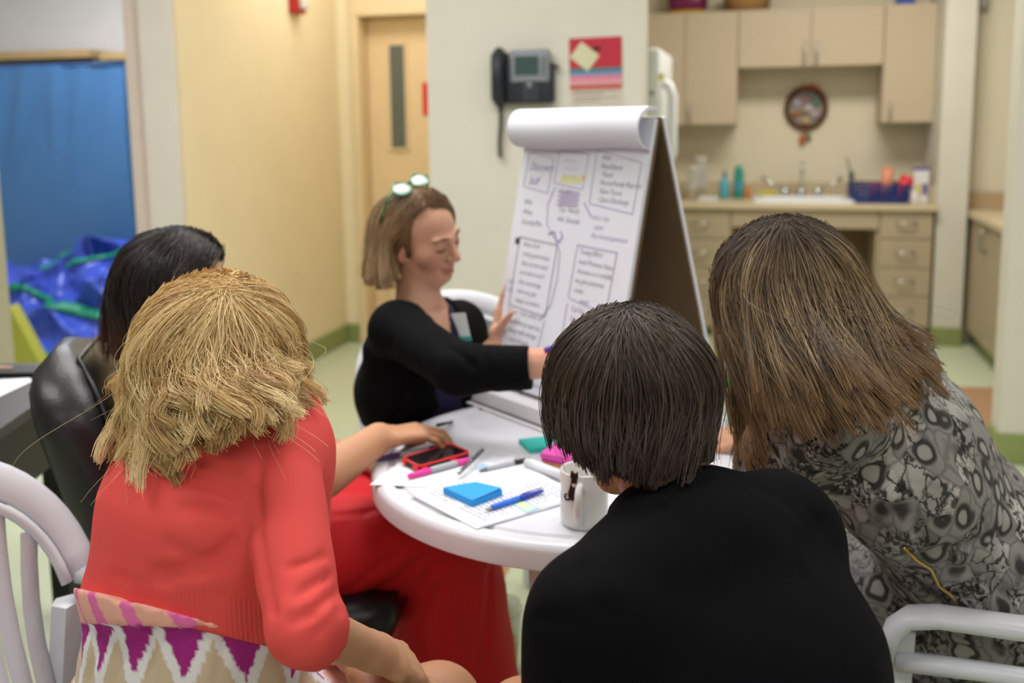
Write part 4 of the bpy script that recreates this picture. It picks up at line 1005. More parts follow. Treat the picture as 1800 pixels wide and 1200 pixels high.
# ================================================================== SCULPTING FIELD
import openvdb
class Field:
    def __init__(s, lo, hi, vs):
        s.lo = np.array(lo, np.float64); s.vs = vs
        s.n = np.ceil((np.array(hi)-s.lo)/vs).astype(int)+1
        s.ax = [(s.lo[i]+vs*np.arange(s.n[i])).astype(np.float32) for i in range(3)]
        s.d = np.full(s.n, .15, np.float32)
    def sub(s, lo, hi):
        a = np.clip(np.floor((np.array(lo)-s.lo)/s.vs).astype(int), 0, s.n); b = np.clip(np.ceil((np.array(hi)-s.lo)/s.vs).astype(int)+1, 0, s.n)
        if np.any(b-a < 1): return None
        sl = tuple(slice(a[i], b[i]) for i in range(3))
        X = s.ax[0][sl[0]][:, None, None]; Y = s.ax[1][sl[1]][None, :, None]; Z = s.ax[2][sl[2]][None, None, :]
        return sl, X, Y, Z
    def merge(s, sl, v, k):
        a = s.d[sl]
        if k > 0:
            h = np.maximum(k-np.abs(a-v), 0)/k; s.d[sl] = np.minimum(a, v)-h*h*k*.25
        else: s.d[sl] = np.minimum(a, v)
    def _clip(s, v, X, Y, Z, clip):
        for p, nrm in (clip or []):
            v = np.maximum(v, (X-p[0])*nrm[0]+(Y-p[1])*nrm[1]+(Z-p[2])*nrm[2])
        return v
    def cone(s, a, b, ra, rb, k=.012, clip=None, sub=False):
        a = np.array(a, float); b = np.array(b, float); r = max(ra, rb)+k+3*s.vs
        q = s.sub(np.minimum(a, b)-r, np.maximum(a, b)+r)
        if q is None: return s
        sl, X, Y, Z = q; ab = b-a; L2 = max(ab @ ab, 1e-10)
        px, py, pz = X-a[0], Y-a[1], Z-a[2]
        t = np.clip((px*ab[0]+py*ab[1]+pz*ab[2])/L2, 0, 1)
        v = np.sqrt((px-ab[0]*t)**2+(py-ab[1]*t)**2+(pz-ab[2]*t)**2)-(ra+(rb-ra)*t)
        v = s._clip(v, X, Y, Z, clip)
        if sub: s.carve(sl, v, k)
        else: s.merge(sl, v, k)
        return s
    def carve(s, sl, v, k):
        a = s.d[sl]; v = -v; h = np.maximum(k-np.abs(a-v), 0)/max(k, 1e-6); s.d[sl] = np.maximum(a, v)+h*h*k*.25
    def chain(s, pts, rads, k=.012, clip=None):
        for i in range(len(pts)-1): s.cone(pts[i], pts[i+1], rads[i], rads[i+1], k, clip)
        return s
    def etube(s, a, b, wa, wb, da, db, R, k=.03, clip=None):
        a = np.array(a, float); b = np.array(b, float); R = np.array(R, float)
        ab = b-a; R = R-ab*(R @ ab)/(ab @ ab); R /= np.linalg.norm(R)
        r = max(wa, wb, da, db)+k+3*s.vs
        q = s.sub(np.minimum(a, b)-r, np.maximum(a, b)+r)
        if q is None: return s
        sl, X, Y, Z = q; L2 = ab @ ab
        px, py, pz = X-a[0], Y-a[1], Z-a[2]
        t = np.clip((px*ab[0]+py*ab[1]+pz*ab[2])/L2, 0, 1)
        qx, qy, qz = px-ab[0]*t, py-ab[1]*t, pz-ab[2]*t
        u = qx*R[0]+qy*R[1]+qz*R[2]; rest = np.maximum(qx*qx+qy*qy+qz*qz-u*u, 0)
        w = wa+(wb-wa)*t; d = da+(db-da)*t
        v = (np.sqrt((u/w)**2+rest/d**2)-1)*np.minimum(w, d)
        v = s._clip(v, X, Y, Z, clip); s.merge(sl, v, k); return s
    def ell(s, c, r, axes=None, k=.012, sub=False, clip=None):
        c = np.array(c, float); A = np.eye(3) if axes is None else np.array(axes, float)   # rows are axes
        m = max(r)+k+3*s.vs
        q = s.sub(c-m, c+m)
        if q is None: return s
        sl, X, Y, Z = q; px, py, pz = X-c[0], Y-c[1], Z-c[2]
        k0 = 0; k1 = 0
        for i in range(3):
            u = (px*A[i][0]+py*A[i][1]+pz*A[i][2]); k0 = k0+(u/r[i])**2; k1 = k1+(u/r[i]**2)**2
        k0 = np.sqrt(k0); v = k0*(k0-1)/np.maximum(np.sqrt(k1), 1e-6)
        v = s._clip(v, X, Y, Z, clip)
        if sub: s.carve(sl, v, k)
        else: s.merge(sl, v, k)
        return s
    def crease(s, pts, width, depth):
        for i in range(len(pts)-1):
            a = np.array(pts[i], float); b = np.array(pts[i+1], float); r = width*2.6
            q = s.sub(np.minimum(a, b)-r, np.maximum(a, b)+r)
            if q is None: continue
            sl, X, Y, Z = q; ab = b-a; L2 = ab @ ab+1e-9
            px, py, pz = X-a[0], Y-a[1], Z-a[2]
            t = np.clip((px*ab[0]+py*ab[1]+pz*ab[2])/L2, 0, 1)
            d2 = (px-ab[0]*t)**2+(py-ab[1]*t)**2+(pz-ab[2]*t)**2
            s.d[sl] += depth*np.exp(-d2/width**2)
        return s
    def cut(s, p, nrm):
        X = s.ax[0][:, None, None]; Y = s.ax[1][None, :, None]; Z = s.ax[2][None, None, :]
        s.d = np.maximum(s.d, ((X-p[0])*nrm[0]+(Y-p[1])*nrm[1]+(Z-p[2])*nrm[2]).astype(np.float32)); return s
    def ripple(s, amp, sc, seed=0):
        r = np.random.default_rng(seed); X = s.ax[0][:, None, None]; Y = s.ax[1][None, :, None]; Z = s.ax[2][None, None, :]
        tot = 0
        for i in range(6):
            kx_, ky_, kz_ = r.normal(size=3)*sc*(1 if i < 3 else 1.9); tot = tot+np.sin(X*kx_+Y*ky_+Z*kz_+r.random()*6)*(1 if i < 3 else .5)
        s.d += (amp*tot/3).astype(np.float32); return s
    def verts(s):
        g = openvdb.FloatGrid(.15); a = s.d.copy()
        a[0] = a[-1] = .1; a[:, 0] = a[:, -1] = .1; a[:, :, 0] = a[:, :, -1] = .1
        g.copyFromArray(a); P, Q = g.convertToQuads(isovalue=0.0)
        return P*s.vs+s.lo, Q
    def build(s, name, m, parent=None, color=None):
        P, Q = s.verts()
        # orientation
        me = bpy.data.meshes.new(name)
        me.vertices.add(len(P)); me.vertices.foreach_set('co', P.astype(np.float32).ravel())
        e1 = P[Q[:, 1]]-P[Q[:, 0]]; e2 = P[Q[:, 2]]-P[Q[:, 0]]
        vol = np.einsum('ij,ij->i', np.cross(e1, e2), P[Q[:, 0]]-P.mean(0)).sum()
        if vol < 0: Q = Q[:, ::-1]
        me.loops.add(Q.size); me.loops.foreach_set('vertex_index', np.ascontiguousarray(Q).astype(np.int32).ravel())
        me.polygons.add(len(Q)); me.polygons.foreach_set('loop_start', (np.arange(len(Q))*4).astype(np.int32))
        me.polygons.foreach_set('use_smooth', np.ones(len(Q), bool))
        me.update(); me.validate()
        if color is not None:
            c = color(P); at = me.color_attributes.new('Col', 'FLOAT_COLOR', 'POINT')
            at.data.foreach_set('color', np.concatenate([c, np.ones((len(P), 1))], 1).astype(np.float32).ravel())
        return link(name, me, m, parent)
def unit(v): v = np.array(v, float); return v/np.linalg.norm(v)
def LV(lat, fwd, z=0.0): return CAM.Rh*lat+CAM.Fh*fwd+np.array([0, 0, z])
def PD(x, y, D): return CAM.d(x, y, D)
def lc(c): return np.array(lin(c))

def hand(F, wrist, fwd, back, side, curls=(.25, .35, .25), sc=1.0, thumb=(.75, .55, -.25), spread=.05, tbend=.25, per=None):
    """fwd: along the hand, back: out of the back of the hand, side: unit vector towards the thumb"""
    f = unit(fwd); n = np.array(back, float); n = unit(n-f*(n @ f)); s = unit(np.array(side)-f*(np.array(side) @ f)-n*(np.array(side) @ n))
    W = np.array(wrist, float); q = sc
    F.etube(W-f*.02*q, W+f*.03*q, .026*q, .033*q, .019*q, .017*q, s, .012)
    F.etube(W+f*.03*q, W+f*.082*q, .033*q, .038*q, .016*q, .0115*q, s, .012)
    kn = [(.089, .029), (.093, .0095), (.088, -.0105), (.078, -.029)]
    Ls = [(.041, .025, .02), (.045, .028, .021), (.041, .026, .02), (.032, .02, .018)]
    for i, ((a, b), L) in enumerate(zip(kn, Ls)):
        p = W+f*a*q+s*b*q; c = per[i] if per else curls
        d = unit(f+s*(b/.03)*spread); ang = 0; r = .0088*q if i < 3 else .0078*q
        F.cone(W+f*.05*q+s*b*.8*q, p, .010*q, r*1.08, .008)
        for j in range(3):
            ang += c[j]; dd = unit(d*cos(ang)-n*sin(ang)); e = p+dd*L[j]*q
            F.cone(p, e, r*(1-.1*j), r*(.92-.12*j), .0035); p = e
    p = W+f*.022*q+s*.024*q-n*.004*q; d = unit(f*thumb[0]+s*thumb[1]+n*thumb[2])
    for j, L in enumerate((.04, .032, .027)):
        e = p+d*L*q; F.cone(p, e, (.0135, .0108, .0095)[j]*q, (.0108, .0096, .0078)[j]*q, .009 if j == 0 else .004); p = e
        d = unit(d+f*tbend-s*tbend*.6)

def head(F, c, f, u, sc=1.0, nb=None, neck_r=.052, detail=False):
    f = unit(f); u = unit(np.array(u)-f*(np.array(u) @ f)); r = np.cross(f, u); A = [r, f, u]; q = sc
    def h(x, y, z): return c+(r*x+f*y+u*z)*q
    F.ell(h(0, -.012, .028), (.074*q, .093*q, .084*q), A, .0)
    F.ell(h(0, .022, -.035), (.057*q, .066*q, .078*q), A, .03)
    F.cone(h(-.012, .063, -.094), h(.012, .063, -.094), .018*q, .018*q, .028)
    for sgn in (-1, 1):
        F.cone(h(sgn*.05, -.01, -.045), h(sgn*.022, .05, -.088), .017*q, .017*q, .02)
        F.ell(h(sgn*.04, .052, -.022), (.026*q, .022*q, .024*q), A, .025)
    if nb is not None:
        F.cone(h(0, -.028, -.05), nb, .05*q, neck_r, .025)
    for sgn in (-1, 1):
        F.ell(h(sgn*.074, -.008, -.012), (.009*q, .019*q, .031*q), A, .006)
        F.ell(h(sgn*.083, -.006, -.008), (.006*q, .011*q, .018*q), A, .004, sub=True)
        F.ell(h(sgn*.074, .0, -.038), (.008*q, .009*q, .01*q), A, .006)
    # nose, brow, lids, lips
    F.cone(h(0, .084, .012), h(0, .104, -.026), .0075*q, .0115*q, .014)
    for sgn in (-1, 1):
        F.ell(h(sgn*.0115, .094, -.031), (.0085*q, .011*q, .0075*q), A, .006)
        F.ell(h(sgn*.032, .092, .004), (.019*q, .014*q, .0125*q), A, .012, sub=True)
        F.ell(h(sgn*.031, .0705, .003), (.0145*q, .0145*q, .0125*q), A, .004)
        F.cone(h(sgn*.012, .085, .021), h(sgn*.045, .074, .023), .0035*q, .003*q, .016)
        F.ell(h(sgn*.006, .101, -.037), (.0035*q, .004*q, .003*q), A, .002, sub=True)
    F.cone(h(-.014, .084, -.0565), h(.014, .084, -.0565), .0062*q, .0062*q, .008); F.ell(h(0, .091, -.056), (.012*q, .006*q, .005*q), A, .006)
    F.ell(h(0, .088, -.069), (.015*q, .0085*q, .0062*q), A, .007)
    F.crease([h(-.026, .077, -.061), h(-.012, .0915, -.0622), h(.012, .0915, -.0622), h(.026, .077, -.061)], .0028*q, .0032)
    return h, (r, f, u)

m_skin = mat('skin_fair', (206, 156, 128), .5, .35, var=.05, vscale=40, sss=.12)
m_skin2 = mat('skin_tan', (196, 146, 112), .5, .35, var=.05, vscale=40, sss=.12)

# ================================================================== HAIR
def hair_mat(name, ramp, tip=None, tipf=.6, rough=.42, spec=.35, root=None, rootf=.35):
    M = bpy.data.materials.new(name); M.use_nodes = True; nt = M.node_tree; b = nt.nodes['Principled BSDF']
    at = nt.nodes.new('ShaderNodeAttribute'); at.attribute_name = 'tone'
    cr = nt.nodes.new('ShaderNodeValToRGB'); nt.links.new(at.outputs['Fac'], cr.inputs[0])
    el = cr.color_ramp.elements
    while len(el) < len(ramp): el.new(.5)
    for e, (p, c) in zip(el, ramp): e.position = p; e.color = (*lin(c), 1)
    src = cr.outputs[0]
    hi = nt.nodes.new('ShaderNodeHairInfo')
    for col, lo_, hi_, inv in ((tip, tipf, 1.0, False), (root, 0.0, rootf, True)):
        if col is None: continue
        mr = nt.nodes.new('ShaderNodeMapRange'); mr.inputs['From Min'].default_value = lo_; mr.inputs['From Max'].default_value = hi_
        if inv: mr.inputs['To Min'].default_value = 1; mr.inputs['To Max'].default_value = 0
        mr.interpolation_type = 'SMOOTHSTEP'
        nt.links.new(hi.outputs['Intercept'], mr.inputs['Value'])
        mx = nt.nodes.new('ShaderNodeMix'); mx.data_type = 'RGBA'
        nt.links.new(mr.outputs['Result'], mx.inputs[0]); nt.links.new(src, mx.inputs[6]); mx.inputs[7].default_value = (*lin(col), 1)
        src = mx.outputs[2]
    nt.links.new(src, b.inputs['Base Color']); b.inputs['Roughness'].default_value = rough; b.inputs['Specular IOR Level'].default_value = spec
    return M
def strands(name, PTS, tone, m, parent, r0=.0009, r1=.0005):
    N, K, _ = PTS.shape
    hc = bpy.data.hair_curves.new(name); hc.add_curves([K]*N)
    hc.points.foreach_set('position', PTS.astype(np.float32).ravel())
    rad = hc.attributes.get('radius') or hc.attributes.new('radius', 'FLOAT', 'POINT')
    rr = np.tile(np.linspace(r0, r1, K), (N, 1)); rad.data.foreach_set('value', rr.astype(np.float32).ravel())
    at = hc.attributes.new('tone', 'FLOAT', 'POINT'); at.data.foreach_set('value', np.repeat(tone, K).astype(np.float32))
    o = link(name, hc, m, parent); o['kind'] = 'stuff'; return o
def hair(parent, C, axes, radii, crown, table, N, m, capm, seed, el_lo=-12, gap=None, clumps=110, jit=.008, wave=(.004, 9), curl=(0, 0), tones=None, lens=(.72, 1.03), r0=.0009, r1=.0005, clumpk=.75, cap_scale=.62, frizz=.0, toward=None, capvs=.006, inner=.35, flyaway=120, collide=(), flow=.16, cmargin=.004, ctone=.5):
    """table rows: (azimuth deg, elevation of the drop point, puff, tip px, tip py, tip depth, tip tangent or None)"""
    R = np.random.default_rng(seed); C = np.array(C, float); A = np.array(axes, float); rad = np.array(radii, float)
    Kx = unit(crown); z0 = -CAM.Fh-Kx*(-CAM.Fh @ Kx); z0 = unit(z0); x0 = np.cross(Kx, z0)
    if x0 @ CAM.Rh < 0: x0 = -x0
    def dirs(az, el): return (z0[None]*(np.cos(az)*np.cos(el))[:, None]+x0[None]*(np.sin(az)*np.cos(el))[:, None]+Kx[None]*np.sin(el)[:, None])
    def surf(az, el, scl):
        d = dirs(az, el); q = d @ A.T; rr = 1/np.sqrt(((q/rad)**2).sum(1)); return C+d*(rr*scl)[:, None], d
    tb = sorted(table, key=lambda r: r[0]); az_t = np.radians([r[0] for r in tb])
    ext = np.concatenate([az_t-2*pi, az_t, az_t+2*pi])
    def itp(a, vals): v = np.array(vals, float); return np.interp(a, ext, np.concatenate([v, v, v]))
    TP = np.array([PD(r[3], r[4], r[5]) for r in tb])
    TG = np.array([(r[6] if len(r) > 6 and r[6] is not None else (0, 0, -1)) for r in tb], float)
    TG = np.array([CAM.Rh*g[0]+CAM.Fh*g[1]+np.array([0, 0, g[2]]) for g in TG])
    def make(N, clump_n, lens, jit, wave_):
        u = R.random(N); el_s = np.degrees(np.arcsin(np.sin(np.radians(el_lo))+u*(1.0-np.sin(np.radians(el_lo)))))
        az = R.random(N)*2*pi-pi
        if gap is not None:
            g0, g1, ge = gap
            for it in range(12):
                bad = (((np.degrees(az)-g0) % 360) < (g1-g0)) & (el_s < ge)
                if not bad.any(): break
                az[bad] = R.random(bad.sum())*2*pi-pi; el_s[bad] = np.degrees(np.arcsin(np.sin(np.radians(el_lo))+R.random(bad.sum())*(1.0-np.sin(np.radians(el_lo)))))
        layer = np.clip((el_s-el_lo)/(90-el_lo), 0, 1)**.7
        fp = R.random(6)*6.28
        azt = az+flow*(.55*np.sin(3*az+fp[0])+.45*np.sin(7*az+fp[1]+2*layer))+R.normal(0, .05, N)
        if gap is not None:                                  # strands over the face sweep to its sides
            mid = radians((gap[0]+gap[1])/2); hw = radians((gap[1]-gap[0])/2)
            dd = (azt-mid+pi) % (2*pi)-pi
            ins = np.abs(dd) < hw
            azt[ins] = mid+np.where(dd[ins] >= 0, 1, -1)*(hw+.05+.25*R.random(ins.sum()))
            dz = (azt-az+pi) % (2*pi)-pi; azt = az+dz
        cl = R.integers(0, clump_n, N)
        order = np.argsort(az+R.normal(0, .04, N)); cl[order] = (np.arange(N)*clump_n//N)
        cl2 = (cl*3+(layer*2.999).astype(int)) % (clump_n*3)
        crnd = R.random((clump_n*3, 8)); cn = R.normal(size=(clump_n*3, 6))
        tl = acos(max(-1, min(1, Kx[2]))); at0 = atan2(Kx @ CAM.Rh, -(Kx @ CAM.Fh))
        elE = np.radians(itp(azt, [r[1]*.45 for r in tb]))+tl*np.cos(azt-at0)+np.radians(R.normal(0, 9, N)); puff = itp(azt, [r[2] for r in tb])
        el_s = np.radians(np.maximum(el_s, np.degrees(elE)+4))
        K1, K2 = 8, 10; out = []
        strat = .03*R.random(N)*layer; rj = R.normal(0, .004, (N, 3)); rj -= (rj @ Kx)[:, None]*Kx
        for k in range(K1):
            s = k/(K1-1); e = el_s*(1-s)+elE*s; a = az+(azt-az)*(s**1.2)+.06*np.sin(5*az+9*s+fp[2])*s*(1-s)
            scl = 1.015+(puff*layer)*(.55*s+.45*s*(2-s))+strat
            p, d = surf(a, e, scl); out.append(p+rj*(1-s))
        E = out[-1]; tE = out[-1]-out[-2]; tE /= np.linalg.norm(tE, axis=1)[:, None]
        T = np.stack([itp(azt, TP[:, i]) for i in range(3)], 1); G = np.stack([itp(azt, TG[:, i]) for i in range(3)], 1); G /= np.linalg.norm(G, axis=1)[:, None]
        ln = lens[0]+(lens[1]-lens[0])*np.sqrt(crnd[cl2, 0]*.6+R.random(N)*.4)
        T = T+cn[cl2, :3]*jit*1.6+R.normal(size=(N, 3))*jit*.6
        axisP = C.copy(); inw = (1-layer)[:, None]*inner
        cen = C+(T-C)*0; cen[:, 2] = T[:, 2]
        T = T*(1-inw)+inw*np.stack([np.full(N, C[0]), np.full(N, C[1]), T[:, 2]], 1)
        D = T-E; T = E+D*ln[:, None]; Ld = np.linalg.norm(T-E, axis=1)[:, None]
        tE = .45*tE+.55*(T-E)/Ld; tE /= np.linalg.norm(tE, axis=1)[:, None]
        for k in range(1, K2+1):
            s = k/K2; h00 = 2*s**3-3*s**2+1; h10 = s**3-2*s**2+s; h01 = -2*s**3+3*s**2; h11 = s**3-s**2
            out.append(E*h00+tE*Ld*.8*h10+T*h01+G*Ld*.9*h11)
        Pp = np.stack(out, 1); K = K1+K2
        for it in range(9): Pp[:, 1:-1] = .25*Pp[:, :-2]+.5*Pp[:, 1:-1]+.25*Pp[:, 2:]
        S = np.linspace(0, 1, K)[None, :, None]
        # clumping
        for c in range(clump_n*3):
            ii = np.where(cl2 == c)[0]
            if len(ii) < 2: continue
            g = Pp[ii].mean(0, keepdims=True); Pp[ii] = Pp[ii]+(g-Pp[ii])*(clumpk*np.clip((S-.15)/.85, 0, 1)**1.1)*.85
        ph = crnd[cl2, 1][:, None]*2*pi; ph2 = crnd[cl2, 2][:, None]*2*pi
        Sx = np.linspace(0, 1, K)[None, :]
        amp = wave_[0]*np.clip((Sx-.1)/.5, 0, 1)
        w1 = np.sin(Sx*wave_[1]+ph)*amp; w2 = np.sin(Sx*wave_[1]*.8+ph2)*amp
        Pp = Pp+w1[:, :, None]*CAM.Rh[None, None]+w2[:, :, None]*(unit(cn[cl2, 3:].mean(0)+1e-3))[None, None]*.7
        if curl[0]:
            ca = curl[0]*np.clip((Sx-.45)/.55, 0, 1)**1.5; q = Sx*curl[1]+ph+R.normal(0, .16, (N, 1))
            ca = ca*(.6+.6*R.random((N, 1)))
            sg = np.where(crnd[cl2, 3][:, None] > .5, 1, -1)
            Pp = Pp+(np.cos(q*sg)*ca)[:, :, None]*CAM.Rh+(np.sin(q*sg)*ca)[:, :, None]*(CAM.Fh*.6+np.array([0, 0, .8]))
        if frizz: Pp = Pp+np.cumsum(R.normal(size=(N, K, 3)), 1)*frizz*S
        for F_ in collide:
            for it in range(4):
                I = (Pp-F_.lo)/F_.vs; J = np.round(I).astype(int); ok = np.all((J > 0) & (J < F_.n-1), -1)
                Jk = J[ok]; dv = F_.d[Jk[:, 0], Jk[:, 1], Jk[:, 2]]; need = cmargin-dv
                gx = F_.d[Jk[:, 0]+1, Jk[:, 1], Jk[:, 2]]-F_.d[Jk[:, 0]-1, Jk[:, 1], Jk[:, 2]]
                gy = F_.d[Jk[:, 0], Jk[:, 1]+1, Jk[:, 2]]-F_.d[Jk[:, 0], Jk[:, 1]-1, Jk[:, 2]]
                gz = F_.d[Jk[:, 0], Jk[:, 1], Jk[:, 2]+1]-F_.d[Jk[:, 0], Jk[:, 1], Jk[:, 2]-1]
                g = np.stack([gx, gy, gz], 1); g /= (np.linalg.norm(g, axis=1)[:, None]+1e-6)
                mv = np.zeros_like(Pp[ok]); w = need > 0; mv[w] = g[w]*np.minimum(need[w], .03)[:, None]; Pp[ok] = Pp[ok]+mv
        tone = np.clip(crnd[cl2, 4]*ctone+R.random(N)*(1-ctone)+(layer-.6)*.12, 0, 1)
        return Pp, tone, (E, T, layer)
    Pp, tone, (E, T, layer) = make(N, clumps, lens, jit, wave)
    # inner volume under the strands
    outp = Pp[:, :, :]
    lo = outp.min((0, 1))-.03; hi = outp.max((0, 1))+.03
    F = Field(lo, hi, capvs)
    q = 1.02
    F.ell(C, tuple(rad*q), A, 0)
    if toward is not None: F.cut(C+unit(toward[0])*toward[1], unit(toward[0]))
    for a in np.radians(np.arange(-180, 180, 15)):
        if gap is not None and ((degrees(a)-gap[0]+4) % 360) < gap[1]-gap[0]+8: continue
        aa = np.array([a]); tl = acos(max(-1, min(1, Kx[2]))); at0 = atan2(Kx @ CAM.Rh, -(Kx @ CAM.Fh)); e = np.radians([itp(aa, [r[1]*.45 for r in tb])[0]])+tl*cos(a-at0); pf = itp(aa, [r[2] for r in tb])[0]
        p, d = surf(aa, e, np.array([1+pf*.3])); p = p[0]-d[0]*.05
        tpn = np.array([itp(aa, TP[:, i])[0] for i in range(3)]); tpn = tpn*.72+.28*np.array([C[0], C[1], tpn[2]])
        F.cone(p, p+(tpn-p)*cap_scale, .028, .014, .012)
    cap = F.build('hair', capm, parent)
    strands('hair_strands', Pp, tone, m, cap, r0, r1)
    if flyaway:
        P2, t2, _ = make(flyaway, max(4, flyaway//3), (.6, 1.05), jit*2.6, (wave[0]*2.2+.003, wave[1]*.8))
        P2 = C+(P2-C)*(1+.035*R.random((flyaway, 1, 1))); strands('loose_strands', P2, np.clip(t2+.25, 0, 1), m, cap, r0*.55, r1*.4)
    return cap
def _hit(F, x, y, d0=.6, d1=3.2):
    r = CAM.ray(x, y); n = int((d1-d0)/(F.vs*.5))
    T = d0+(d1-d0)*np.arange(n)/n; P = CAM.o+r*T[:, None]
    I = np.round((P-F.lo)/F.vs).astype(int); ok = np.all((I >= 0) & (I < F.n), 1)
    v = np.full(n, 9.0); J = I[ok]; v[ok] = F.d[J[:, 0], J[:, 1], J[:, 2]]
    k = np.argmax(v < 0)
    return P[k] if v[k] < 0 else None
def fold(F, pts, w, dep):
    H = [_hit(F, *p) for p in pts]; H = [h for h in H if h is not None]
    # resample for smoothness
    if len(H) >= 2: F.crease(H, w, dep)
def shoe(name, ank, fwd, m, parent, sc=1.0):
    f = unit([fwd[0], fwd[1], 0]); a = np.array([ank[0], ank[1], 0.0]); F = Field(a-.3, a+np.array([.3, .3, .2]), .006)
    r = np.cross(f, [0, 0, 1])
    F.etube(a-f*.03+[0, 0, .035], a+f*.09+[0, 0, .03], .033, .043, .034, .028, r, .0); F.etube(a+f*.09+[0, 0, .03], a+f*.17+[0, 0, .022], .043, .03, .028, .018, r, .02)
    F.cone(a+[0, 0, .04], a+[0, 0, .09], .036, .034, .02); F.cut(a+[0, 0, .001], (0, 0, -1))
    return F.build(name, m, parent)
def torso(F, S, Rv, infl=0.0, k=.04, clip=None):
    """S: list of (point, half width, half depth)"""
    for (a, wa, da), (b, wb, db) in zip(S[:-1], S[1:]):
        F.etube(a, b, wa+infl, wb+infl, da+infl, db+infl, Rv, k, clip)
def bounds(pts, pad=.16): P = np.array(pts); return P.min(0)-pad, P.max(0)+pad
AXC = [CAM.Rh, -CAM.Fh, np.array([0, 0, 1.0])]
PV = .0055
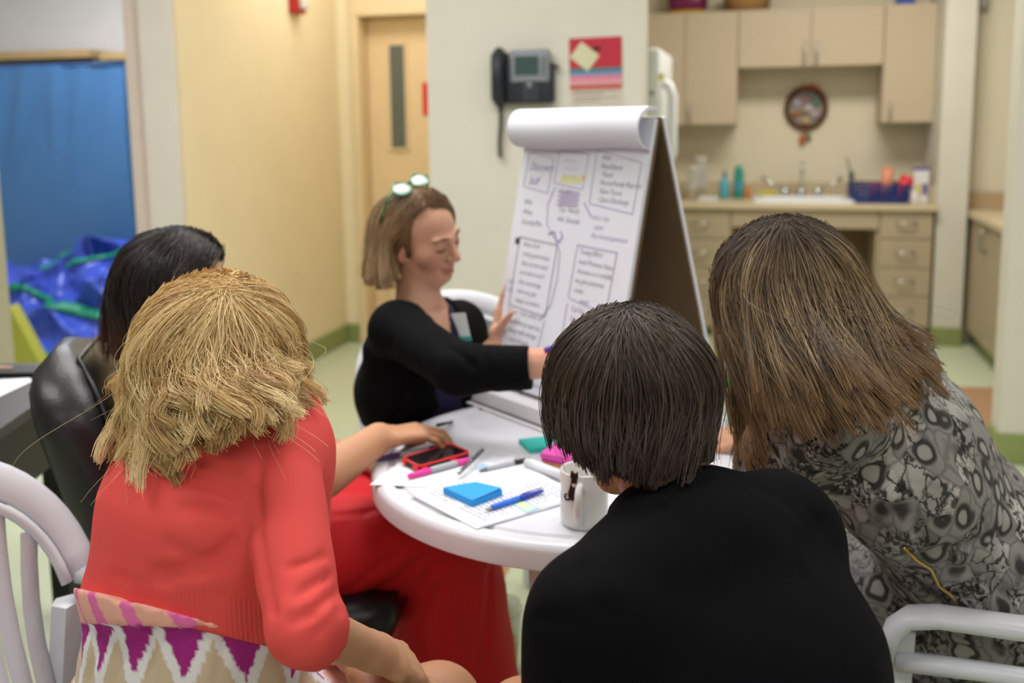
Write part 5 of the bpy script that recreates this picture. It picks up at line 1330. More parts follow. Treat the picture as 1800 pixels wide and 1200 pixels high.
# ================================================================== PERSON: blonde woman in coral
def person_blonde():
    f = unit(LV(.69, .72)); Rv = unit(LV(.72, -.69)); up = np.array([0, 0, 1.0])
    hc = PD(378, 630, 1.33); hf = unit(f+np.array([0, 0, -.25])); hu = unit(up+f*.28-LV(.1, 0))
    nb = PD(350, 762, 1.285); mid = PD(366, 790, 1.31)
    pel = LV(-.475, 1.27, .53); wst = LV(-.442, 1.265, .72); cst = LV(-.418, 1.28, .87); upr = LV(-.4, 1.31, .965)
    shR = upr+Rv*.118+[0, 0, -.012]; shL = upr-Rv*.142
    elR = PD(537, 1102, 1.12); wrR = PD(664, 1148, 1.24)
    elL = LV(-.44, 1.55, .64); wrL = PD(634, 1160, 1.36)
    knR = PD(770, 1245, 1.45); knL = knR+LV(-.12, .09, -.05); hipR = pel+Rv*.09; hipL = pel-Rv*.09
    anR = knR+LV(.02, .03, 0); anR[2] = .08; anL = knL+LV(.0, .03, 0); anL[2] = .08
    t = thing('person', 'woman with wavy blonde hair in a coral cardigan seen from behind', 'person', (pel[0], pel[1], 0))
    S = [(pel, .18, .135), (wst, .138, .108), (cst, .142, .105), (upr, .12, .07), (nb, .057, .057)]
    lo, hi = bounds([hc+[0, 0, .02], shR, shL, pel, elR, wrR, elL, wrL, knR, knL, anR, anL], .17)
    lo[2] = .02
    F = Field(lo, hi, .0065)
    torso(F, S, Rv); F.chain([shL, upr, shR], [.045, .05, .045], .02)
    for a, b, c, fw, bk, sd in ((shR, elR, wrR, unit(wrR-elR), LV(.3, -.3, .9), LV(-.3, .6, .1)), (shL, elL, wrL, unit(wrL-elL), LV(0, 0, 1), LV(.3, .3, .2))):
        F.chain([a, b, c], [.038, .031, .023], .02); hand(F, c, fw, bk, sd, (.3, .45, .3))
    F.chain([hipR, knR, anR], [.085, .06, .038], .03); F.chain([hipL, knL, anL], [.085, .06, .038], .03)
    head(F, hc, hf, hu, 1.0, nb)
    F.build('body', m_skin2, t)
    # dress
    FT = Field(lo, hi, .0055); torso(FT, [(pel, .18, .15), (wst, .164, .138), (cst, .166, .13), (upr, .145, .095), (nb, .062, .062)], Rv, .006, .04)
    hA, hB, hC = _hit(FT, 185, 1062), _hit(FT, 330, 1094), _hit(FT, 455, 1122)
    hem_p = CAM.o; hn = unit(np.cross(PD(150, 1056, 1)-CAM.o, PD(540, 1154, 1)-CAM.o)); hn = hn if hn[2] < 0 else -hn
    sn_ = unit(np.cross(PD(110, 1094, 1)-CAM.o, PD(440, 1108, 1)-CAM.o)); sn_ = sn_ if sn_[2] < 0 else -sn_; red0 = (_hit(FT, 432, 1145)-wst) @ Rv; sp_ = _hit(FT, 250, 1100); seam_z = sp_[2]
    F = Field(lo, hi, .0045)
    torso(F, [(pel, .195, .155), (wst, .156, .13), (cst, .14, .105)], Rv, .002)
    F.chain([hipR, knR], [.108, .083], .05); F.chain([hipL, knL], [.108, .083], .05); F.etube((hipR+hipL)/2, (knR+knL)/2, .16, .12, .08, .07, Rv, .04)
    F.cut(knR-unit(knR-hipR)*.045, unit(knR-hipR)); F.cut(cst, (0, 0, 1))
    F.etube(np.array([wst[0], wst[1], seam_z+.012])-f*.004, np.array([wst[0], wst[1], seam_z+.034])-f*.004, .172, .172, .148, .148, Rv, .012, [(sp_, sn_), (CAM.o-hn*.012, -hn)])
    F.ripple(.003, 40, 3)
    for px in range(130, 440, 45): fold(F, [(px, 1104), (px-8, 1150), (px-20, 1198)], .008, .004)
    def ikat(P):
        q = P-wst; a = np.arctan2(q @ Rv, -(q @ f)); u = a*.165/.074; v = (P-sp_) @ sn_
        n1 = np.sin(P[:, 0]*150)*np.sin(P[:, 1]*130+P[:, 2]*90); n2 = np.sin(u*47)*.5+np.sin(u*91+1)*.5
        tri = np.abs(2*((u+.35) % 1)-1)
        col = np.tile(lc((232, 230, 236)), (len(P), 1))
        bei = ((1-tri) < np.clip((v-.012)/.075, 0, .72)+.001*n1) & (v > .012); col[bei] = lc((206, 186, 160))
        mag = (tri < .8*(1-(v+.0035*n2)/.058)) & (v >= 0); col[mag] = lc((164, 44, 134))
        fw = (q @ f)
        rr_ = q @ Rv; red = (v > -.0) & (rr_ > red0) & (rr_ < red0+.05) & (fw < .14); col[red] = lc((196, 36, 44))
        w1 = (v > 0) & (rr_ >= red0+.05) & (fw < .12) & (np.sin(q[:, 2]*70) > -.5); col[w1] = lc((228, 220, 220))
        pk = fw > .12; s = np.sin(22*fw+9*(q @ Rv)+n1*.4)
        col[pk] = lc((232, 226, 230)); col[pk & (s > .1)] = lc((222, 130, 180)); col[pk & (s > .75)] = lc((168, 40, 136)); col[pk & (s < -.6)] = lc((226, 176, 160))
        top = v < 0; col[top] = lc((232, 172, 156)); col[top & (np.sin(u*7+q[:, 2]*60) > .35)] = lc((226, 112, 172))
        return col
    F.build('dress', mat('dress_ikat', (255, 255, 255), .75, .2, var=.03, attr='Col'), t, ikat)
    # cardigan
    F = Field(lo, hi, .0055)
    torso(F, [(pel, .18, .15), (wst, .164, .138), (cst, .166, .13), (upr, .145, .095), (nb, .062, .062)], Rv, .006, .04)
    F.cut(hem_p, hn)
    F.chain([shL, upr, shR], [.058, .07, .058], .035)
    cuR = elR+unit(wrR-elR)*.03; nR = unit(wrR-elR)
    F.cone(shR, elR, .06, .043, .006, [(cuR, nR)]); F.cone(elR, elR+nR*.2, .044, .04, .01, [(cuR, nR)])
    cuL = elL+unit(wrL-elL)*.06; nL = unit(wrL-elL)
    F.cone(shL, elL, .062, .054, .022); F.cone(elL, elL+nL*.2, .053, .047, .015, [(cuL, nL)])
    F.cone(nb+unit(hc-nb)*.035, hc, .058, .07, .0, sub=True)
    F.ripple(.0016, 26, 5)
    for pts, w, d in ([[(452, 882), (405, 862), (335, 838), (265, 818)], .008, .013], [[(452, 894), (395, 896), (325, 892)], .007, .011], [[(450, 868), (405, 835), (350, 810)], .008, .008], [[(453, 908), (405, 962), (345, 1000), (280, 1012)], .010, .011],
                      [[(462, 790), (454, 840), (452, 890), (458, 950), (468, 1020), (482, 1080)], .005, .009], [[(570, 978), (515, 1000)], .006, .006], [[(580, 1012), (525, 1045)], .006, .007], [[(590, 1042), (545, 1080), (515, 1092)], .007, .007], [[(595, 1072), (555, 1112)], .006, .005],
                      [[(142, 1004), (200, 1010), (300, 1026), (400, 1046), (500, 1080)], .004, .0022], [[(300, 960), (380, 985), (440, 1000)], .012, .004]): fold(F, pts, w, d)
    M = mat('coral_knit', (226, 84, 80), .8, .2, var=.03, vscale=14)
    nt = M.node_tree; at = nt.nodes.new('ShaderNodeAttribute'); at.attribute_name = 'Col'
    sp = nt.nodes.new('ShaderNodeSeparateColor'); nt.links.new(at.outputs['Color'], sp.inputs[0])
    ml = nt.nodes.new('ShaderNodeMath'); ml.operation = 'MULTIPLY'; ml.inputs[1].default_value = 1250; nt.links.new(sp.outputs[0], ml.inputs[0])
    sn = nt.nodes.new('ShaderNodeMath'); sn.operation = 'SINE'; nt.links.new(ml.outputs[0], sn.inputs[0])
    m2 = nt.nodes.new('ShaderNodeMath'); m2.operation = 'MULTIPLY'; nt.links.new(sn.outputs[0], m2.inputs[0]); nt.links.new(sp.outputs[1], m2.inputs[1])
    bp = nt.nodes.new('ShaderNodeBump'); bp.inputs['Strength'].default_value = .45; bp.inputs['Distance'].default_value = .001
    nt.links.new(m2.outputs[0], bp.inputs['Height']); nt.links.new(bp.outputs['Normal'], nt.nodes['Principled BSDF'].inputs['Normal'])
    def ribs(P):
        q = P-wst; a = np.arctan2(q @ Rv, -(q @ f))*.15; dist = -((P-hem_p) @ hn)
        mask = ((dist < .046) & (np.abs(a) < .6)).astype(float)
        arm = np.linalg.norm(np.cross(P-shR, unit(elR-shR)), axis=1) < .068
        mask[arm & (q @ Rv > .13)] = 0
        return np.stack([a+1, mask, a*0], 1)
    F.build('cardigan', M, t, ribs); FC = F
    for a, k in ((anR, knR), (anL, knL)): shoe('shoe', a, f, mat('shoe_tan', (120, 84, 60), .5), t)
    # hair
    hm = hair_mat('hair_blonde', [(0, (146, 112, 66)), (.3, (192, 156, 100)), (.62, (228, 198, 142)), (1, (250, 232, 188))], rough=.4, spec=.45)
    tab = [(-170, -12, .3, 330, 690, 1.5), (-120, -20, .22, 222, 740, 1.42, (-.1, 0, -1)), (-85, -24, .26, 212, 785, 1.33, (-.08, 0, -1)), (-55, -26, .27, 232, 818, 1.25, (.05, 0, -1)), (-28, -26, .26, 300, 808, 1.19, (.1, -.05, -1)),
           (-8, -26, .26, 372, 762, 1.155, (.1, -.05, -1)), (15, -26, .26, 435, 742, 1.155, (.08, -.05, -1)), (40, -26, .25, 484, 730, 1.175, (.05, 0, -1)), (70, -24, .22, 514, 715, 1.25, (.05, 0, -1)), (100, -20, .23, 522, 700, 1.36, (.0, 0, -1)), (140, -12, .26, 505, 670, 1.48)]
    hair(t, hc+hu*.025, [np.cross(hf, hu), hf, hu], (.083, .1, .094), PD(396, 522, 1.27)-hc, tab, 17000, hm, mat('hair_blonde_under', (172, 136, 84), .7, .2, var=.3, vscale=50), 21, ctone=.72, el_lo=-20, clumps=110, jit=.011, wave=(.0095, 11), curl=(.006, 9), lens=(.8, 1.06), r0=.00055, r1=.00032, clumpk=.62, inner=.2, cap_scale=.66, collide=(FC,),
         toward=(hf, .07), gap=(175, 285, 30) if False else None)
    return t
# ================================================================== PERSON: brown bob, black top
def person_bob():
    f = unit(LV(-.62, .78)); Rv = unit(LV(.78, .62)); up = np.array([0, 0, 1.0])
    hc = PD(1116, 702, 1.19); hf = unit(LV(-.55, .84, -.3)); hu = unit(up+unit(LV(-.55, .84))*.3+LV(-.08, 0))
    nb = PD(1184, 916, 1.135); upr = PD(1212, 955, 1.085)
    shL = PD(1046, 1106, .985); shR = PD(1366, 938, 1.165); upr = (shL+shR)/2+np.array([0, 0, .012]); Rv = unit((shR-shL)*[1, 1, .3])
    cst = upr+[0, 0, -.11]-f*.05; wst = upr+[0, 0, -.27]-f*.1; pel = LV(.2, .93, .52)
    elL = shL+LV(-.03, .08, -.27); wrL = elL+LV(.0, .24, .02); elR = shR+LV(.06, .06, -.26); wrR = elR+LV(-.13, .21, .03)
    hipR = pel+Rv*.09; hipL = pel-Rv*.09; knR = hipR+f*.42; knL = hipL+f*.42; anR = knR+f*.03; anL = knL+f*.03; anR = anR*[1, 1, 0]+[0, 0, .08]; anL = anL*[1, 1, 0]+[0, 0, .08]
    t = thing('person', 'woman with a dark brown bob and black top, back to the viewer', 'person', (pel[0], pel[1], 0))
    S = [(pel, .17, .13), (wst, .145, .115), (cst, .145, .10), (upr, .115, .065), (nb, .054, .054)]
    lo, hi = bounds([hc+[0, 0, .02], shR, shL, pel, elL, wrL, elR, wrR, knR, knL, anR, anL], .18); lo[2] = .02
    F = Field(lo, hi, .0068)
    torso(F, S, Rv); F.chain([shL, upr, shR], [.045, .05, .045], .02)
    for a, b, c, sd in ((shR, elR, wrR, -Rv), (shL, elL, wrL, Rv)):
        F.chain([a, b, c], [.048, .041, .027], .02); hand(F, c, unit(c-b), (0, 0, 1), sd, (.3, .4, .3))
    for a, b, c in ((hipR, knR, anR), (hipL, knL, anL)): F.chain([a, b, c], [.08, .058, .038], .03)
    head(F, hc, hf, hu, 1.0, nb)
    F.build('body', m_skin2, t)
    F = Field(lo, hi, .0062)
    torso(F, [(pel-[0, 0, .03], .2, .165), (wst, .178, .145), (cst, .18, .135), (upr, .15, .09)], Rv, .004, .05, [(pel-[0, 0, .04], (0, 0, -1))])
    F.chain([shL, upr, shR], [.066, .072, .066], .05)
    F.cone(upr+[0, 0, .0], nb, .082, .066, .045)
    for a, b, c in ((shR, elR, wrR), (shL, elL, wrL)):
        F.cone(a, b, .069, .056, .03); F.cone(b, c, .055, .042, .02, [(c-unit(c-b)*.03, unit(c-b))])
    nd = unit(hc-nb); F.cone(nb-nd*.02, nb+nd*.03, .068, .066, .02, [(nb+nd*.026, nd)])
    F.cone(nb+nd*.02, hc, .058, .058, .0, sub=True)
    F.ripple(.002, 20, 9)
    for pts, w, d in ([[(1120, 905), (1160, 890), (1240, 845)], .007, .004], [[(1030, 1000), (1060, 1080), (1070, 1180)], .012, .004], [[(1440, 920), (1420, 1010), (1440, 1120)], .012, .004], [[(1260, 820), (1330, 850), (1390, 900)], .012, .003], [[(940, 1085), (990, 1095)], .008, .004]): fold(F, pts, w, d)
    F.build('top', mat('jersey_black', (11, 11, 14), .85, .08, var=.1, vscale=20, bump=.2, bscale=300), t); FC = F
    F = Field(lo, hi, .008)
    for a, b, c in ((hipR, knR, anR), (hipL, knL, anL)): F.chain([a, b, c], [.095, .07, .055], .03, None)
    F.cut(knR-f*.1, f); F.build('skirt', mat('skirt_dark', (36, 38, 46), .8, .2), t)
    for a in (anR, anL): shoe('shoe', a, f, mat('shoe_black', (24, 24, 26), .5), t)
    hm = hair_mat('hair_bob', [(0, (34, 26, 22)), (.5, (58, 45, 37)), (.85, (84, 67, 56)), (1, (124, 110, 100))], root=(92, 82, 74), rootf=.3, rough=.4, spec=.35, tip=(50, 36, 29), tipf=.55)
    T = lambda *a: a
    tab = [(-175, -10, .12, 1050, 790, 1.3), (-130, -16, .16, 1000, 765, 1.24, (.15, 0, -1)), (-95, -20, .24, 988, 768, 1.18, (.2, 0, -1)), (-60, -22, .26, 1004, 796, 1.115, (.3, 0, -.9)), (-30, -24, .26, 1060, 828, 1.06, (.3, .1, -.8)), (0, -24, .26, 1115, 850, 1.045, (.3, .15, -.8)),
           (25, -24, .26, 1165, 860, 1.04, (.1, .15, -.9)), (50, -22, .26, 1212, 842, 1.07, (-.1, .1, -.9)), (75, -20, .26, 1246, 795, 1.13, (.05, .1, -1)), (105, -18, .24, 1258, 745, 1.2, (.15, 0, -1)), (150, -12, .14, 1200, 760, 1.3)]
    hair(t, hc+hu*.022, [np.cross(hf, hu), hf, hu], (.086, .102, .095), PD(1112, 568, 1.15)-hc, tab, 13000, hm, mat('hair_bob_under', (26, 21, 18), .7, .2, var=.3, vscale=50), 33, el_lo=-20, clumps=170, jit=.0045, wave=(.002, 7), lens=(.9, 1.03), r0=.0006, r1=.0004, clumpk=.35, inner=.15, cap_scale=.8, collide=(FC,), toward=(hf, .06))
    return t
# ================================================================== PERSON: snake print, long highlighted hair
def snake_mat():
    M = bpy.data.materials.new('snake_print'); M.use_nodes = True; nt = M.node_tree; b = nt.nodes['Principled BSDF']; N = nt.nodes.new; L = nt.links.new
    tc = N('ShaderNodeTexCoord')
    wn = N('ShaderNodeTexNoise'); wn.inputs['Scale'].default_value = 14; L(tc.outputs['Object'], wn.inputs['Vector'])
    ad = N('ShaderNodeMixRGB'); ad.blend_type = 'ADD'; ad.inputs[0].default_value = .045; L(tc.outputs['Object'], ad.inputs[1]); L(wn.outputs['Color'], ad.inputs[2])
    mp = N('ShaderNodeMapping'); mp.inputs['Scale'].default_value = (1, 1, .72); mp.inputs['Rotation'].default_value = (0, .5, .3); L(ad.outputs[0], mp.inputs['Vector'])
    def vor(scale, feat, rnd=.85):
        v = N('ShaderNodeTexVoronoi'); v.feature = feat; v.inputs['Scale'].default_value = scale; v.inputs['Randomness'].default_value = rnd; L(mp.outputs[0], v.inputs['Vector']); return v
    def ramp(src, pts):
        r = N('ShaderNodeValToRGB'); el = r.color_ramp.elements
        while len(el) < len(pts): el.new(.5)
        for e, (p, c) in zip(el, pts): e.position = p; e.color = (c, c, c, 1)
        L(src, r.inputs[0]); return r.outputs[0]
    def mul(a, b_, op='MULTIPLY', fac=1.0):
        m_ = N('ShaderNodeMixRGB'); m_.blend_type = op; m_.inputs[0].default_value = fac; L(a, m_.inputs[1]); L(b_, m_.inputs[2]); return m_.outputs[0]
    v1 = vor(27, 'F1', .9); e1 = vor(27, 'DISTANCE_TO_EDGE', .9)
    spots = ramp(v1.outputs['Distance'], [(0, .36), (.27, .32), (.34, .03), (.45, .04), (.56, .25), (1, .25)])
    sel = N('ShaderNodeSeparateColor'); L(v1.outputs['Color'], sel.inputs[0])
    selr = ramp(sel.outputs[0], [(0, 0), (.5, 0), (.53, 1), (1, 1)])
    nz = N('ShaderNodeTexNoise'); nz.inputs['Scale'].default_value = 11; nz.inputs['Detail'].default_value = 3; L(tc.outputs['Object'], nz.inputs['Vector'])
    base = ramp(nz.outputs['Fac'], [(.32, .16), (.45, .3), (.56, .42), (.68, .6)])
    def noise(scale, det=2):
        n = N('ShaderNodeTexNoise'); n.inputs['Scale'].default_value = scale; n.inputs['Detail'].default_value = det; L(mp.outputs[0], n.inputs['Vector']); return n.outputs['Fac']
    speck = ramp(noise(120, 3), [(.40, .12), (.47, .5), (.52, 1), (1, 1)])
    band = ramp(noise(13, 2), [(.44, 0), (.53, 1), (1, 1)])
    one = N('ShaderNodeMixRGB'); L(band, one.inputs[0]); one.inputs[1].default_value = (1, 1, 1, 1); L(speck, one.inputs[2])
    vein = ramp(noise(34, 4), [(.46, 1), (.485, .14), (.515, .14), (.54, 1)])
    g = mul(base, mul(one.outputs[0], vein))
    mixn = N('ShaderNodeMixRGB'); L(selr, mixn.inputs[0]); L(g, mixn.inputs[1]); L(spots, mixn.inputs[2])
    edge = ramp(e1.outputs['Distance'], [(0, .5), (.03, .6), (.07, 1), (1, 1)])
    o = mul(mixn.outputs[0], edge, fac=.75)
    tint = N('ShaderNodeMixRGB'); tint.blend_type = 'MULTIPLY'; tint.inputs[0].default_value = 1; L(o, tint.inputs[1]); tint.inputs[2].default_value = (1.0, .96, .91, 1)
    L(tint.outputs[0], b.inputs['Base Color']); b.inputs['Roughness'].default_value = .6; b.inputs['Specular IOR Level'].default_value = .25
    return M
def person_snake():
    f = unit(LV(-.9, .42)); Rv = unit(LV(.42, .9)); up = np.array([0, 0, 1.0])
    hc = PD(1385, 512, 1.5); hf = unit(LV(-.82, .3, -.5)); hu = unit(LV(-.5, .15, .85))
    nb = PD(1500, 632, 1.5)
    pel = LV(.87, 1.6, .53); wst = LV(.75, 1.55, .70); cst = LV(.625, 1.515, .86); upr = LV(.545, 1.5, .965)
    shL = PD(1456, 722, 1.37); shR = PD(1556, 636, 1.66)
    elL = PD(1352, 826, 1.55); wrL = PD(1350, 762, 1.6); elR = PD(1400, 800, 1.92); wrR = PD(1330, 780, 1.98)
    hipL = pel-Rv*.09; hipR = pel+Rv*.09; knL = hipL+f*.4+[0, 0, .02]; knR = hipR+f*.4+[0, 0, .02]
    anL = knL+f*.02; anR = knR+f*.02; anL = anL*[1, 1, 0]+[0, 0, .08]; anR = anR*[1, 1, 0]+[0, 0, .08]
    t = thing('person', 'woman with long highlighted brown hair in a grey snake print dress', 'person', (pel[0], pel[1], 0))
    lo, hi = bounds([hc, shR, shL, pel, elL, elR, wrL, wrR, knR, knL, anR, anL], .18); lo[2] = .02
    F = Field(lo, hi, .007)
    torso(F, [(pel, .17, .125), (wst, .135, .10), (cst, .145, .095), (upr, .125, .07), (nb, .054, .054)], Rv); F.chain([shL, upr, shR], [.045, .05, .045], .03)
    for a, b, c, fw, bk, sd in ((shL, elL, wrL, LV(-.05, .25, .95), LV(-.2, -.9, 0), LV(.6, 0, .5)), (shR, elR, wrR, unit(wrR-elR), (0, 0, 1), LV(-.2, -.8, 0))):
        F.chain([a, b, c], [.048, .041, .027], .02); hand(F, c, fw, bk, sd, (.4, .6, .4))
    for a, b, c in ((hipR, knR, anR), (hipL, knL, anL)): F.chain([a, b, c], [.08, .058, .038], .03)
    head(F, hc, hf, hu, 1.0, nb); F.build('body', m_skin, t)
    F = Field(lo, hi, .006)
    torso(F, [(pel, .2, .15), (wst, .16, .12), (cst, .178, .118), (upr, .16, .09), (nb, .066, .066)], Rv, .004, .05)
    F.chain([shL, upr, shR], [.066, .075, .066], .05)
    for a, b in ((shL, elL), (shR, elR)):
        n = unit(b-a); F.cone(a, b, .07, .064, .04, [(a+n*.225, n)])
    F.chain([hipL, knL], [.115, .09], .05); F.chain([hipR, knR], [.115, .09], .05)
    F.etube((hipL+hipR)/2, (knL+knR)/2, .17, .15, .09, .08, Rv, .04); F.chain([knL, knL*[1, 1, 0]+[0, 0, .3]], [.09, .1], .03, [(knL*[1, 1, 0]+[0, 0, .3], (0, 0, -1))]); F.chain([knR, knR*[1, 1, 0]+[0, 0, .3]], [.09, .1], .03, [(knR*[1, 1, 0]+[0, 0, .3], (0, 0, -1))])
    ax = unit(cst-pel); ctr = wst-ax*.02
    F.cone(nb+unit(hc-nb)*.03, hc, .06, .07, .0, sub=True)
    F.ripple(.0028, 22, 13)
    for pts, w, d in ([[(1600, 985), (1660, 975), (1740, 950), (1790, 945)], .012, .012], [[(1590, 1010), (1640, 1060), (1680, 1100)], .012, .009], [[(1700, 960), (1730, 1010), (1790, 1060)], .01, .006], [[(1660, 990), (1690, 1060)], .009, .006], [[(1480, 880), (1540, 930), (1590, 960)], .012, .006],
                      [[(1400, 800), (1450, 760), (1490, 700)], .01, .005], [[(1700, 1000), (1760, 1040), (1799, 1050)], .01, .005], [[(1620, 960), (1600, 900)], .01, .005], [[(1420, 700), (1395, 760), (1360, 800)], .009, .005], [[(1540, 640), (1600, 740), (1640, 860)], .014, .004]): fold(F, pts, w, d)
    hits = [_hit(F, x, y) for x, y in ((1588, 962), (1612, 985), (1636, 1000), (1650, 1030), (1672, 1046), (1684, 1066))]
    F.build('dress', snake_mat(), t); FC = F
    H = [h-(unit(h-CAM.o))*.008 for h in hits if h is not None]
    mg = mat('chain_gold', (190, 160, 92), .3, .5, metal=.9)
    if len(H) > 2: B().tube(H, .0028, 8).done('belt_chain', mg, t, True)
    bp = []
    for a in np.linspace(0, 2*pi, 40, endpoint=False):
        bp.append(ctr+Rv*(.172*cos(a))+np.cross(ax, Rv)*(.145*sin(a)))
    B().tube(bp, .007, 8, closed=True, flat=(1, .6)).done('belt', mat('belt_grey', (120, 110, 100), .6), t, True)
    for a in (anL, anR): shoe('shoe', a, f, mat('shoe_black', (24, 24, 26), .5), t)
    hm = hair_mat('hair_highlight', [(0, (58, 45, 34)), (.35, (96, 78, 58)), (.62, (138, 114, 84)), (.85, (182, 156, 122)), (1, (206, 182, 150))], root=(74, 59, 47), rootf=.26, rough=.4, spec=.4, tip=(136, 104, 70), tipf=.72)
    tab = [(-175, -10, .08, 1340, 720, 1.6), (-135, -16, .07, 1332, 770, 1.56, (.05, 0, -1)), (-105, -20, .11, 1344, 798, 1.5, (.05, 0, -1)), (-80, -22, .18, 1352, 780, 1.43, (.1, 0, -1)), (-55, -24, .22, 1395, 722, 1.35, (.2, 0, -1)), (-30, -24, .22, 1462, 722, 1.28, (.35, 0, -.9)), (-5, -24, .24, 1530, 745, 1.24, (.5, .05, -.8)),
           (20, -22, .26, 1585, 732, 1.25, (.6, .1, -.7)), (45, -20, .26, 1618, 695, 1.32, (.7, .1, -.6)), (70, -18, .26, 1628, 655, 1.42, (.8, .1, -.5)), (100, -16, .24, 1610, 625, 1.53, (.7, .1, -.5)), (140, -10, .16, 1480, 610, 1.66)]
    hair(t, hc+hu*.02, [np.cross(hf, hu), hf, hu], (.086, .104, .096), PD(1388, 412, 1.46)-hc, tab, 16000, hm, mat('hair_highlight_under', (62, 46, 33), .7, .2, var=.3, vscale=50), 47, ctone=.7, el_lo=-20, clumps=140, jit=.012, wave=(.004, 8), lens=(.72, 1.05), r0=.0006, r1=.00035, clumpk=.5, inner=.15, cap_scale=.8, collide=(FC,), toward=(hf, .06))
    return t
# ================================================================== PERSON: dark hair, red trousers
def person_dark():
    f = unit(LV(.95, .3)); Rv = unit(LV(.3, -.95)); up = np.array([0, 0, 1.0])
    hc = PD(311, 502, 1.9); hf = unit(LV(.93, .34, -.12)); hu = unit(up+LV(.05, 0))
    nb = LV(-.655, 1.87, 1.04); upr = LV(-.615, 1.87, .965); cst = LV(-.60, 1.88, .85); wst = LV(-.585, 1.9, .69); pel = LV(-.56, 1.92, .54)
    shR = upr+Rv*.15; shL = upr-Rv*.15
    elR = PD(500, 884, 1.76); wrR = PD(666, 770, 1.97); elL = LV(-.52, 2.08, .70); wrL = LV(-.32, 2.06, .655)
    hipR = pel+Rv*.09; hipL = pel-Rv*.09; knR = LV(-.13, 1.93, .535); knL = LV(-.14, 2.1, .54); anR = LV(-.075, 1.93, .1); anL = LV(-.1, 2.1, .1)
    t = thing('person', 'woman with straight dark hair and red trousers behind the blonde woman', 'person', (pel[0], pel[1], 0))
    lo, hi = bounds([hc, shR, shL, pel, elR, wrR+[.1, .1, 0], elL, wrL, knR, knL, anR, anL], .15); lo[2] = .02
    F = Field(lo, hi, .0058)
    torso(F, [(pel, .17, .13), (wst, .135, .105), (cst, .15, .11), (upr, .13, .08), (nb, .053, .053)], Rv); F.chain([shL, upr, shR], [.046, .055, .046], .03)
    F.chain([shR, elR, wrR], [.046, .042, .027], .02); F.cone(elR*.6+wrR*.4, wrR, .04, .027, .02)
    hd = unit(PD(775, 752, 2.03)-wrR)
    hand(F, wrR, hd, (0, 0, 1), LV(-.1, .9, .15), sc=1.05, thumb=(.8, .35, -.45), spread=.12, per=[(.35, .55, .35), (.3, .6, .4), (.4, .6, .4), (.45, .5, .35)])
    F.chain([shL, elL, wrL], [.046, .04, .026], .02); hand(F, wrL, LV(.9, -.3, -.1), (0, 0, 1), LV(-.1, -.9, 0))
    for a, b, c in ((hipR, knR, anR), (hipL, knL, anL)): F.chain([a, b, c], [.075, .055, .036], .03)
    head(F, hc, hf, hu, 1.0, nb)
    F.build('body', m_skin2, t)
    F = Field(lo, hi, .008)
    torso(F, [(pel, .18, .145), (wst, .15, .12), (cst, .162, .122), (upr, .14, .09), (nb, .056, .056)], Rv, .004); F.chain([shL, upr, shR], [.056, .065, .056], .03)
    for a, b in ((shR, elR), (shL, elL)): n = unit(b-a); F.cone(a, b, .058, .052, .03, [(a+n*.12, n)])
    F.build('top', mat('top_dark', (34, 32, 38), .8, .2), t)
    F = Field(lo, hi, .006)
    F.etube(pel+[0, 0, .06], pel, .18, .185, .145, .15, Rv, .04, [(pel+[0, 0, .1], (0, 0, 1))])
    for h_, k_, a_ in ((hipR, knR, anR), (hipL, knL, anL)):
        F.cone(h_, k_, .108, .092, .04); hemp = a_*[1, 1, 0]+[0, 0, .2]
        F.etube(k_-f*.02, hemp-f*.05-[0, 0, .1], .11, .15, .09, .1, f, .03, [(hemp, (0, 0, -1))])
    F.etube((hipR+hipL)/2, (knR+knL)/2, .17, .14, .09, .085, Rv, .04)
    F.ripple(.0022, 22, 17)
    for pts, w, d in ([[(585, 905), (640, 902), (700, 885)], .007, .005], [[(640, 1050), (720, 1000), (800, 940)], .012, .007], [[(700, 1060), (760, 1000), (830, 960)], .012, .007], [[(610, 1040), (660, 1000), (720, 960)], .01, .004], [[(845, 1190), (855, 1100), (862, 1000)], .008, .007], [[(760, 1180), (740, 1110), (770, 1040)], .014, .006], [[(820, 1190), (830, 1110), (820, 1030)], .012, .004]): fold(F, pts, w, d)
    F.build('trousers', mat('fabric_red', (218, 40, 47), .6, .25, var=.04, vscale=10, bump=.1, bscale=300), t)
    for a in (anR, anL): shoe('shoe', a, f, mat('shoe_grey', (70, 68, 66), .5), t)
    hm = hair_mat('hair_dark', [(0, (18, 14, 14)), (.6, (34, 27, 26)), (1, (62, 48, 44))], tip=(88, 54, 40), tipf=.72, rough=.34, spec=.5)
    h0 = hc+hu*.02
    tab = [(-165, -8, .25, 260, 590, 2.02), (-120, -10, .34, 200, 598, 1.95, (.02, 0, -1)), (-90, -12, .36, 193, 612, 1.9, (.1, 0, -1)), (-60, -14, .34, 205, 622, 1.84, (.1, 0, -1)), (-30, -16, .3, 245, 625, 1.8), (0, -16, .26, 300, 622, 1.785), (22, -14, .16, 335, 612, 1.8, (.1, 0, -1)), (165, -8, .1, 330, 600, 2.0), (160, -8, .2, 320, 595, 2.02)]
    hair(t, h0, [np.cross(hf, hu), hf, hu], (.085, .1, .094), PD(330, 408, 1.87)-h0, tab, 8000, hm, mat('hair_dark_under', (18, 14, 14), .6, .3), 55, el_lo=-14, gap=(22, 170, 50), clumps=110, jit=.007, wave=(.003, 6), lens=(.85, 1.02), r0=.0008, r1=.0005, clumpk=.4, inner=.3, cap_scale=.8, toward=(hf, .035))
    ht = wrR+hd*.12
    return t, wrR, hd
